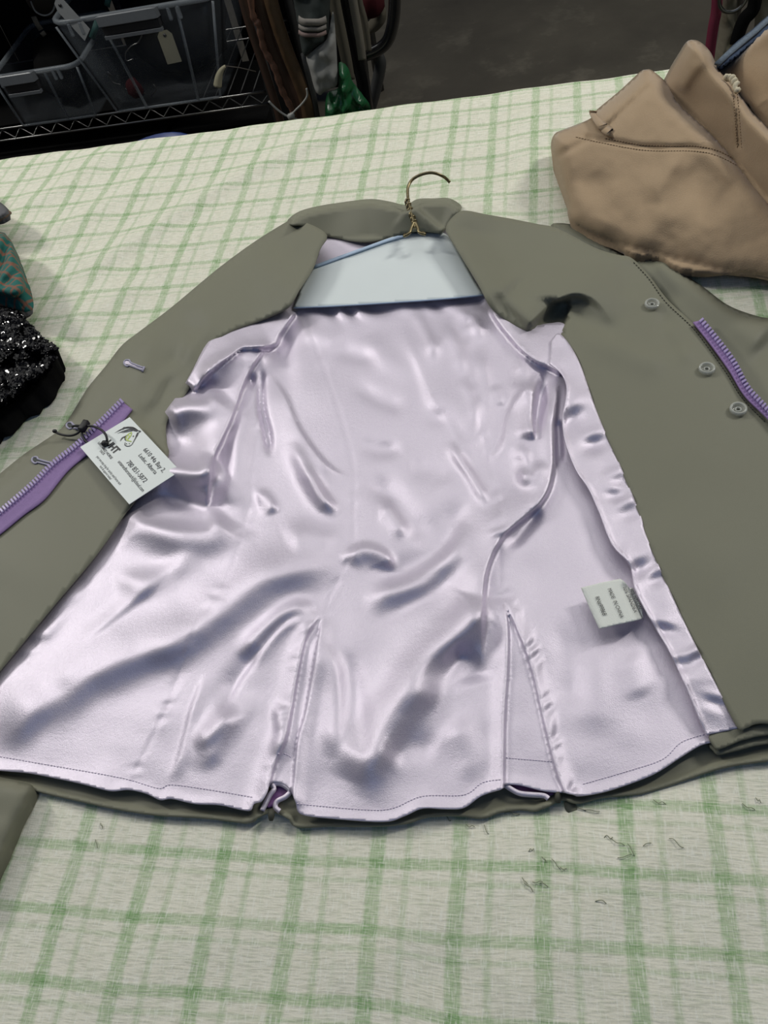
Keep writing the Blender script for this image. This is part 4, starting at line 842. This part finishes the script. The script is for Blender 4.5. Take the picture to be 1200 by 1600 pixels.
def bin_(name, label, fr, depth, ribs, latch_u, mat, group):
    """open clear tub: fr = front face corners bottom-left, bottom-right, top-right, top-left (x,z)"""
    (bx0, bz), (bx1, _), (tx1, tz), (tx0, _) = fr; y0 = YS-.034
    t = thing(name, label, 'bin', ((bx0+bx1)/2, y0+depth/2, bz), group)
    tk = .0; lip = .012
    def ring(x0, x1, ya, yb, z, r, n=5):
        o = []
        for cx, cy, a0 in ((x1-r, yb-r, 0), (x0+r, yb-r, 90), (x0+r, ya+r, 180), (x1-r, ya+r, 270)):
            for k in range(n+1): a = math.radians(a0+90*k/n); o.append((cx+r*math.cos(a), cy+r*math.sin(a), z))
        return o
    tp = .012; R0 = ring(bx0, bx1, y0+.02, y0+depth-.02, bz, .03); R1 = ring(tx0, tx1, y0-.012, y0+depth, tz, .035); Rm = [tuple((np.array(a)*.5+np.array(b)*.5)) for a, b in zip(R0, R1)]
    k = len(R0); V = R0+Rm+R1; Fc = [(i, (i+1) % k, k+(i+1) % k, k+i) for i in range(k)]+[(k+i, k+(i+1) % k, 2*k+(i+1) % k, 2*k+i) for i in range(k)]+[tuple(range(k))[::-1]]
    b = mesh('tub', V, Fc, mat, t); s = b.modifiers.new('thickness', 'SOLIDIFY'); s.thickness = .003; s.offset = 0
    q = R1+[R1[0]]; v, f = tube_geo(R1, .0065, 7, True); mesh('rim', v, f, M['rim'], t)
    F3 = lambda u, w_: np.array([(bx0*(1-u)+bx1*u)*(1-w_)+(tx0*(1-u)+tx1*u)*w_, y0+.02*(1-w_)-.012*w_-.002, bz*(1-w_)+tz*w_])
    for u in ribs: v, f = ribbon_geo([F3(u, .02), F3(u*.99, .5), F3(u*.98+.0, .97)], .007, (0, -1, .1), .003); mesh('rib', v, f, M['rim'], t)
    for u in (.018, .982): v, f = ribbon_geo([F3(u, .02), F3(u, .5), F3(u, .97)], .006, (0, -1, .1), .003); mesh('corner_edge', v, f, M['rim'], t)
    v, f = ribbon_geo([F3(.03, .015), F3(.5, .012), F3(.97, .015)], .006, (0, -1, .1), .003); mesh('base_edge', v, f, M['rim'], t)
    for u in (.10, .17, .72, .78): v, f = frame_box(F3(u, .93)+np.array([0, -.004, 0]), (.0035, 0, 0), (0, .004, 0), (0, .001, .014), .2); mesh('rim_web', v, f, M['rim'], t, flat=True)
    u0, u1 = latch_u; c = (F3(u0, .985)+F3(u1, .985))/2; hw = np.linalg.norm(F3(u1, .985)-F3(u0, .985))/2
    v, f = frame_box(c+np.array([0, -.012, -.002]), (hw, 0, 0), (0, .012, -.002), (0, .001, .012), .15); la = mesh('latch', v, f, M['latch'], t, flat=True)
    v, f = frame_box(c+np.array([0, -.010, -.024]), (hw*.96, 0, 0), (0, .008, 0), (0, .0, .009), .1); mesh('latch_slot', v, f, M['latchd'], la, flat=True)
    v, f = frame_box(c+np.array([.0, -.014, -.038]), (hw*.98, 0, 0), (0, .006, 0), (0, .0, .004), .1); mesh('latch_lip', v, f, M['latch'], la, flat=True)
    return t, F3
def xz(px, py, y): q = PY(px, py, y); return (q[0], q[2])
yb = YS-.034
f1 = [xz(188,190,yb+.02), xz(352,166,yb+.02), xz(345,-22,yb-.012), xz(80,38,yb-.012)]; zb = ZS+.0055; zt1 = (f1[2][1]+f1[3][1])/2
f1 = [(f1[0][0], zb), (f1[1][0], zb), (f1[2][0]-.02, f1[3][1]), (f1[3][0], f1[3][1])]
big, F1 = bin_('storage_bin', 'large clear plastic bin of hooks and tags on the wire shelf', f1, .36, (.30, .78), (.30, .66), M['clear'], 'clear bins on the wire shelf')
f2 = [(xz(32,192,yb+.02)[0], zb), (xz(150,176,yb+.02)[0], zb), (xz(140,96,yb)[0]+.03, xz(60,108,yb)[1]), (xz(-12,118,yb)[0], xz(60,108,yb)[1])]
f2[2] = (min(f2[2][0], f1[3][0]+.02), f2[2][1]); f2[1] = (min(f2[1][0], f1[0][0]-.02), zb)
small, F2 = bin_('storage_bin', 'low clear plastic bin with grey latch left of the large bin', f2, .30, (.62,), (.14, .52), M['clear'], 'clear bins on the wire shelf')
def at(F, u, w_, back): p = F(u, w_); return p+np.array([0, back, 0])
# what lies in the large bin
def heap(name, label, cat, c, rx, ry, rz, mat, seed, group=None):
    V = []; Fc = []; nu, nv = 18, 10
    for i in range(nv+1):
        ph = math.pi*i/nv
        for j in range(nu):
            a = 2*math.pi*j/nu; d = Vector((math.sin(ph)*math.cos(a), math.sin(ph)*math.sin(a), math.cos(ph))); k = 1+.22*noise.noise(d*2.1+Vector((seed, 0, 0)))
            V.append((c[0]+rx*d.x*k, c[1]+ry*d.y*k, max(c[2]+rz*d.z*k, c[2]-rz*.75)))
    for i in range(nv):
        for j in range(nu): Fc.append((i*nu+j, i*nu+(j+1) % nu, (i+1)*nu+(j+1) % nu, (i+1)*nu+j))
    return tag(mesh(name, V, Fc, mat), label, cat, group)
cB = at(F1, .5, .0, .17); heap('strap_bundle', 'black bundle of straps filling the large clear bin', 'straps', (cB[0]+.01, cB[1]+.03, zb+.115), .145, .115, .125, M['black'], 3)
cS = at(F2, .5, .0, .15); heap('cloth_bundle', 'black bundle of cloth inside the low clear bin', 'cloth', (cS[0], cS[1]+.0, zb+.075), .075, .10, .080, M['black'], 5)
p = at(F1, .22, .12, .035); heap('red_pouch', 'dull red pouch at the bottom left of the large bin', 'pouch', p+np.array([0, .0, .012]), .022, .016, .028, M['redc'], 8)
def hang_card(name, label, c, ax, ay, mat, hole=True):
    c, ax, ay = map(np.asarray, (c, ax, ay)); pts = [(-1,-1),(1,-1),(1,.72),(.5,1),(-.5,1),(-1,.72)]; nn = np.cross(ax, ay); nn /= np.linalg.norm(nn)
    V = [c+a*ax+b*ay for a, b in pts]+[c+a*ax+b*ay-nn*.001 for a, b in pts]; Fc = [tuple(range(6)), tuple(range(6, 12))[::-1]]+[(i, 6+i, 6+(i+1) % 6, (i+1) % 6) for i in range(6)]
    t = thing(name, label, 'tag', c-ay); mesh('tag_card', V, Fc, mat, t, flat=True)
    v, f = tube_geo([c+ay*.72+nn*.0012, c+ay*.72-nn*.0016], .0042, 10); mesh('eyelet', v, f, M['latchd'], t)
    return t
p = at(F1, .60, .52, .055); hang_card('price_tag', 'manila paper tag hanging inside the large clear bin', p, (.020, 0, .001), (-.003, .008, .036), M['manila'])
p = at(F1, .205, 1.0, .0); hang_card('price_tag', 'pale grey paper tag hooked over the rim of the large bin', PY(112, 28, YS-.050), (.013, 0, .0115), (-.022, .004, .040), M['tagg'])
for pts in ([(205,55),(212,45),(222,52),(216,66),(205,72),(196,84),(198,95),(208,92)], [(174,118),(168,112),(176,128),(188,132)], [(196,138),(208,146),(222,150),(226,145)], [(236,150),(244,140),(240,132)]):
    q = smooth(np.array([PY(x, y, YS+.02) for x, y in pts]), 4); tag(tube('wire_hook', q, .0016, M['chrome'], None, 6), {205:'looped wire hook high inside the large clear bin', 174:'short bent hook low on the left inside the large bin', 196:'long bent hook low in the middle inside the large bin', 236:'small hook right of the long hook inside the large bin'}[pts[0][0]], 'hook', 'hooks in the large bin')
q = np.array([PY(x, y, YS-.06) for x, y in [(352,103),(346,110),(342,120),(340,134)]]); tg = thing('tassel', 'cream tassel tied at the right end of the large bin', 'tassel', q[-1])
tube('tassel_skirt', smooth(q, 4), np.interp(np.linspace(0, 1, 13), [0, .3, .8, 1], [.003, .006, .010, .011]), M['tassel'], tg, 10); tube('tassel_cord', np.array([PY(x, y, YS-.06) for x, y in [(352,103),(375,106),(400,112)]]), .0014, M['leadg'], tg, 6)
# tack above the bins
q = np.array([PY(x, y, YS+.10) for x, y in [(48,2),(56,18),(70,24),(82,18),(88,0),(92,-20)]]); bl = thing('tack_buckle', 'round dark strap end with a pale edge above the bins', 'strap', q[2])
c0 = PY(66, 2, YS+.12); 
v, f = tube_geo([c0+np.array([0, .03, .01]), c0, c0+np.array([0, -.004, -.001])], [.036, .042, .040], 22); mesh('strap_end', v, f, M['leadg'], bl)
tube('pale_edge', smooth(q, 5), .0022, M['wtie'], bl, 6)
for k, (pts, lab_) in enumerate((([(52,26),(58,38),(64,47)], 'upper pale webbing keeper hanging left of the grey tag'), ([(65,50),(70,56)], 'tiny pale webbing end below the keeper near the grey tag'))):
    q = np.array([PY(x, y, YS+.11) for x, y in pts]); v, f = ribbon_geo(q, .014, (0, -1, .1), .003); tag(mesh('webbing_keeper', v, f, M['strapb']), lab_, 'strap', 'webbing bits above the bins')
q = np.array([PY(x, y, YS+.07) for x, y in [(172,-10),(168,4),(167,10)]]); v, f = ribbon_geo(q, .014, (0, -1, .1), .002); tag(mesh('teal_strap', v, f, M['tealm']), 'teal webbing strap end above the large bin', 'strap')
q = np.array([PY(x, y, YS+.055) for x, y in [(152,34),(148,46),(143,60)]]); v, f = ribbon_geo(q, .015, (0, -1, .1), .002); tag(mesh('teal_strap', v, f, M['tealm']), 'teal webbing strap seen through the left of the large bin', 'strap')

# dark coats hanging behind the shelf, and the rail that carries them
def drape(name, label, cat, x0, x1, y, z0, z1, mat, amp, seed, group=None, thick=.03, parent=None):
    n, mz = 26, 10; V = []; Fc = []
    for i in range(mz+1):
        z = z0+(z1-z0)*i/mz
        for j in range(n):
            a = 2*math.pi*j/n; cx = math.cos(a); sy = math.sin(a)
            x = (x0+x1)/2+(x1-x0)/2*cx*(1-.25*(i/mz)**3); wv = amp*math.sin(j*2.1+seed)*(1-.5*i/mz)+amp*.7*math.sin(j*0.9+i*.25+seed*1.7)
            V.append((x, y+sy*thick+wv*(1 if sy < 0 else .3), z))
    for i in range(mz):
        for j in range(n): Fc.append((i*n+j, i*n+(j+1) % n, (i+1)*n+(j+1) % n, (i+1)*n+j))
    Fc += [tuple(range(n))[::-1], tuple(mz*n+j for j in range(n))]
    o = mesh(name, V, Fc, mat, parent)
    return o if parent else tag(o, label, cat, group)
rk = thing('clothes_rail', 'black clothes rail carrying dark coats behind the bins', 'rail', (-1.3, YS+.56, 0))
tube('rail', [(-2.6, YS+.56, 1.42), (-1.3, YS+.56, 1.42), (-.40, YS+.56, 1.42)], .014, M['steel'], rk)
for x in (-2.6, -.40): tube('post', [(x, YS+.56, 0), (x, YS+.56, .7), (x, YS+.56, 1.42)], .014, M['steel'], rk)
for k, (a, b, lab_) in enumerate(((-2.46, -2.02, 'black coat hanging at the far left behind the bins'), (-2.0, -1.58, 'black coat hanging behind the low clear bin'), (-1.56, -1.20, 'black coat hanging behind the left of the large bin'), (-1.18, -.83, 'black coat hanging behind the right of the large bin'), (-.81, -.50, 'black coat hanging behind the leather straps'))):
    drape('black_coat', lab_, 'coat', a, b, YS+.56, .05, 1.40, M['black'], .018, k*1.3, 'black coats behind the bins', .05)
# black totes added to stand in for shade, and a blue lid under the shelf
def tote(name, label, lo, hi, mat, group=None):
    lo, hi = np.array(lo, float), np.array(hi, float); t = thing(name, label, 'box', ((lo[0]+hi[0])/2, (lo[1]+hi[1])/2, lo[2]), group)
    box('tote_body', lo, (hi[0], hi[1], hi[2]-.03), mat, t, .06); box('tote_lid', (lo[0]-.01, lo[1]-.01, hi[2]-.03), (hi[0]+.01, hi[1]+.01, hi[2]), mat, t, .1); return t
tote('shade_tote', 'black lidded tote added as shade on the floor under the low bin', (-2.15, YS-.02, 0), (-1.52, YS+.40, .22), M['black'], 'added shade totes under the shelf')
tote('shade_tote', 'black lidded tote added as shade on the floor under the large bin', (-1.48, YS-.02, 0), (-.95, YS+.40, .22), M['black'], 'added shade totes under the shelf')
tote('shade_tote', 'black lidded tote added as shade on the floor under the leather straps', (-.91, YS+.02, 0), (-.65, YS+.38, .22), M['black'], 'added shade totes under the shelf')
c = PZ(258, 205, .36); c[1] -= .17; bk = thing('bucket', 'blue plastic bucket whose rim peeps over the table edge', 'bucket', (c[0], c[1], 0)); V = []; Fc = []; n = 28; prof = [(.001, 0), (.078, 0), (.080, .02), (.098, .335), (.104, .34), (.104, .36), (.098, .362), (.094, .34), (.001, .33)]
for r, z in prof:
    for j in range(n): a = 2*math.pi*j/n; V.append((c[0]+r*math.cos(a), c[1]+.06+r*math.sin(a), z))
for i in range(len(prof)-1):
    for j in range(n): Fc.append((i*n+j, i*n+(j+1) % n, (i+1)*n+(j+1) % n, (i+1)*n+j))
mesh('bucket_body', V, Fc, M['bluep'], bk)
tube('bucket_handle', [(c[0]-.106, c[1]+.06, .345), (c[0]-.100, c[1]+.10, .325), (c[0]-.06, c[1]+.15, .31), (c[0], c[1]+.168, .30), (c[0]+.06, c[1]+.15, .31), (c[0]+.100, c[1]+.10, .325), (c[0]+.106, c[1]+.06, .345)], .003, M['chrome'], bk, 6)

# ================================================================== BACKGROUND: TACK HANGING BESIDE THE SHELF
rk2 = thing('tack_rack', 'black steel tube rack holding straps and bags beside the shelf', 'rack', (-.40, 1.70, 0))
YR = 1.70
def pyl(pts, y): return np.array([PY(x, y_, y) for x, y_ in pts])
fr = pyl([(616,-90),(617,-30),(616,20),(611,50),(604,66),(592,77),(577,84),(560,88)], YR); tube('bent_tube', smooth(fr, 5), .0125, M['steel'], rk2, 10)
fr2 = pyl([(572,82),(585,82),(593,92),(594,105),(588,135),(580,165),(568,205)], YR+.02); fr2[-1][2] = max(fr2[-1][2], 0); tube('bent_tube', np.vstack([smooth(fr2, 5), fr2[-1]+np.array([.005, .02, -.35])]), .0125, M['dgrey'], rk2, 10)
zr = float(PY(560, -90, YR)[2]); tube('rail', [(-.60, YR+.02, 1.20), (-.45, YR+.02, 1.20), (-.33, YR+.02, 1.15), (PY(616,-90,YR)[0], YR+.0, zr)], .0125, M['steel'], rk2, 10)
tube('foot', [(-.52, YR+.05, .012), (-.40, YR+.02, .012), (-.28, YR, .012)], .012, M['steel'], rk2, 10)
v = pyl([(562,10),(566,90),(572,140),(578,180)], YR-.01); tube('post', np.vstack([v, v[-1]+np.array([0, .02, -.4])]), .010, M['steel'], rk2, 10)
def strap(name, label, pts, y, wd, mat, group, th=.004, nrm_=(0, -1, .15)):
    q = smooth(pyl(pts, y), 5); v, f = ribbon_geo(q, wd, nrm_, th); return tag(mesh(name, v, f, mat), label, 'strap', group)
G1 = 'leather straps in the bundle'
strap('leather_strap', 'dark brown leather strap at the left of the strap bundle', [(366,-60),(384,20),(403,80),(420,130),(434,175),(440,200)], 1.62, .016, M['leather'], G1)
strap('leather_strap', 'wide tan leather strap at the right of the strap bundle', [(408,-60),(428,20),(448,80),(466,125),(478,160),(484,200)], 1.61, .026, M['leathert'], G1)
strap('leather_strap', 'dark leather strap between the braided rein and the tan strap', [(390,-60),(420,60),(440,110),(460,160),(470,200)], 1.625, .022, M['leather'], G1)
q = pyl([(386,-60),(394,18),(404,40),(412,75),(428,105),(440,140),(456,172),(462,200)], 1.60); q = smooth(q, 6); k = np.arange(len(q)); tube_r = .0062+.0012*np.sin(k*1.9)
br_ = tag(tube('braided_rein', q, tube_r, M['braid'], None, 7), 'reddish braided leather rein twisting down the strap bundle', 'rein')
q = pyl([(420,158),(432,170),(446,180),(462,186),(480,196)], 1.585); zt_ = thing('zip_tie', 'white zip tie binding the leather straps near the table edge', 'tie', q[-1]); tube('tie_band', smooth(q, 4), .0024, M['wtie'], zt_, 6)
q = pyl([(452,184),(462,172),(472,162),(480,150),(479,138)], 1.585); tube('tie_tail', smooth(q, 4), .0020, M['wtie'], zt_, 6); v, f = frame_box(PY(455, 181, 1.583), (.007, 0, .002), (0, .004, 0), (-.001, 0, .005), .2); mesh('tie_head', v, f, M['wtie'], zt_)
# striped boot wrap
def solid_px(pts, y, th, mat, name, parent=None, label=None, cat=None, group=None, crump=.5, cs=16.0):
    """an outline hanging at distance y, given a rounded thickness"""
    pl = resample(smooth(np.array(pts, float), 5, True), 3.0, True); P, T = triangulate(pl, 5); b = resample(pl, 5, True)
    d, _ = sdist(P, np.vstack([b, b[:1]])); k = np.clip(np.abs(d)/14, 0, 1); pr = np.sqrt(1-(1-k)**2)
    V0 = np.array([PY(x, y_, y) for x, y_ in P]); nzv = np.array([noise.noise(Vector((x/cs, y_/cs/1.4, y*9))) for x, y_ in P])
    Vf = V0.copy(); Vf[:, 1] -= pr*th*(1+crump*nzv); Vb = V0.copy(); Vb[:, 1] += pr*th
    n = len(P); Fc = list(T)+[(n+t[0], n+t[2], n+t[1]) for t in T]
    a, q, c = T[0]
    if np.cross(Vf[q]-Vf[a], Vf[c]-Vf[a])[1] > 0: Fc = [tuple(reversed(t)) for t in Fc]
    o = mesh(name, np.vstack([Vf, Vb]), Fc, mat, parent)
    import bmesh; bm = bmesh.new(); bm.from_mesh(o.data); bmesh.ops.remove_doubles(bm, verts=bm.verts, dist=1e-6); bm.to_mesh(o.data); bm.free()
    return tag(o, label, cat, group) if label else o
bw = thing('boot_wrap', 'dark green boot wrap with pale stripes hanging in the tack rack', 'wrap', PY(485, 80, 1.60))
solid_px([(452,-60),(515,-60),(516,0),(514,30),(512,58),(500,68),(486,80),(478,84),(470,70),(466,40),(458,0)], 1.60, .03, M['boot'], 'wrap_body', bw)
for (y0, y1, mt) in ((12, 22, 'stripew'), (25, 31, 'stripew'), (34, 40, 'stripep')):
    ym = (y0+y1)/2; q = []
    for x in np.linspace(470, 513, 9): p = PY(x, ym+ (x-470)*.012, 1.60); k = math.sqrt(max(0, 1-((x-491.5)/24)**2)); q.append(p+np.array([0, -.048*min(1, .45+k*.62), 0]))
    hgt = abs(PY(490, y1, 1.57)[2]-PY(490, y0, 1.57)[2]); v, f = ribbon_geo(q, hgt, (0, -1, .12), .003); mesh('stripe', v, f, M[mt], bw)
solid_px([(520,18),(524,50),(527,100),(527,132),(518,138),(508,142),(500,149),(492,140),(484,110),(478,88),(486,82),(500,70),(512,58)], 1.585, .018, M['bagw'], 'cotton_bag', None, 'white cotton bag hanging by the striped boot wrap', 'bag', crump=.9, cs=14.0)
solid_px([(529,98),(538,100),(545,108),(550,126),(556,134),(566,148),(579,168),(570,200),(515,205),(508,170),(512,145),(522,142),(529,135)], 1.60, .022, M['bagg'], 'plastic_bag', None, 'green plastic bag bunched low in the tack rack', 'bag', crump=1.6, cs=9.0)
G2 = 'webbing straps in the tack rack'
strap('webbing_strap', 'drab webbing strap hanging right of the white bag', [(516,-60),(522,0),(532,50),(540,90),(546,125)], 1.64, .022, M['strapg'], G2)
strap('webbing_strap', 'beige webbing strap hanging beside the black steel post', [(542,-60),(551,0),(558,40),(563,70),(566,94)], 1.63, .016, M['strapb'], G2)
strap('webbing_strap', 'drab webbing strap hanging nearest the bent black tube', [(552,-60),(560,0),(568,30),(573,60),(575,80)], 1.65, .014, M['strapg'], G2)
strap('webbing_strap', 'thin black strap hanging between the two drab straps', [(528,-60),(536,0),(546,50),(556,92),(566,130),(572,180)], 1.66, .024, M['black'], G2)
q = pyl([(474,84),(480,110),(490,150),(498,195)], 1.615); tag(tube('riding_crop', q, .006, M['dgrey'], None, 8), 'thin grey stick standing below the boot wrap', 'stick')
heap('red_beanie', 'dull red knitted hat hung between the straps and the bent tube', 'hat', PY(580, 4, 1.74), .026, .03, .03, M['redc'], 12)
solid_px([(590,20),(600,5),(603,30),(590,48),(576,52),(574,36)], 1.76, .012, M['strapg'], 'canvas_pouch', None, 'drab canvas pouch behind the bent black tube', 'pouch')

# ================================================================== BACKGROUND RIGHT: HANGING CLOTHES
YG = 1.42
rr = thing('garment_rack', 'steel rack of hanging garments at the top right corner', 'rack', (.62, YG, 0))
def drp(pts): return pyl(pts, YG)
zrl = 1.15
tube('rail', [(.30, YG+.02, zrl), (.55, YG+.02, zrl), (.95, YG+.02, zrl)], .010, M['chrome'], rr)
for x in (.93,): tube('post', [(x, YG+.02, 0), (x, YG+.02, .6), (x, YG+.02, zrl)], .012, M['chrome'], rr)
tube('post', [(.40, YG+.10, 0), (.40, YG+.10, .6), (.40, YG+.03, zrl)], .012, M['chrome'], rr)
def strapg(pts, y, wd, mat, name, label, cat='strap', grp=None):
    q = smooth(pyl(pts, y), 5); v, f = ribbon_geo(q, wd, (-.2, -1, .2), .008); return tag(mesh(name, v, f, mat), label, cat, grp)
strapg([(1122,-70),(1120,10),(1115,40),(1110,75),(1104,130),(1100,180)], YG, .0165, M['magenta'], 'magenta_strap', 'magenta webbing strap hanging beyond the tan breeches')
solid_px([(1124,-60),(1152,-60),(1152,10),(1150,45),(1146,70),(1136,110),(1112,160),(1110,140),(1118,80),(1124,40)], YG+.03, .02, M['beige'], 'beige_garment', None, 'beige garment hanging right beside the magenta strap', 'garment', 'beige garments at the right')
solid_px([(1178,-60),(1215,-60),(1215,60),(1190,80),(1176,70),(1180,20)], YG+.04, .02, M['beige'], 'beige_garment', None, 'beige garment with fine stripes hanging in the top right corner', 'garment', 'beige garments at the right')
for x0 in (1186, 1194):
    pass
strapg([(1182,-30),(1178,12),(1164,30),(1156,48),(1150,70)], YG-.01, .020, M['black'], 'black_strap', 'black strap crossing between the beige garments')
a = np.linspace(0, 2*math.pi, 28)[:-1]; c = PY(1146, -4, YG-.015); v, f = tube_geo([c+np.array([.021*math.cos(t), 0, .021*math.sin(t)]) for t in a], .003, 7, True); tag(mesh('metal_ring', v, f, M['chrome']), 'bright metal ring hung against the beige garment', 'ring')
solid_px([(1166,-40),(1176,-30),(1181,4),(1176,10),(1170,2)], YG+.0, .006, M['wtie'], 'white_tag', None, 'white scrap of card by the black strap', 'tag')
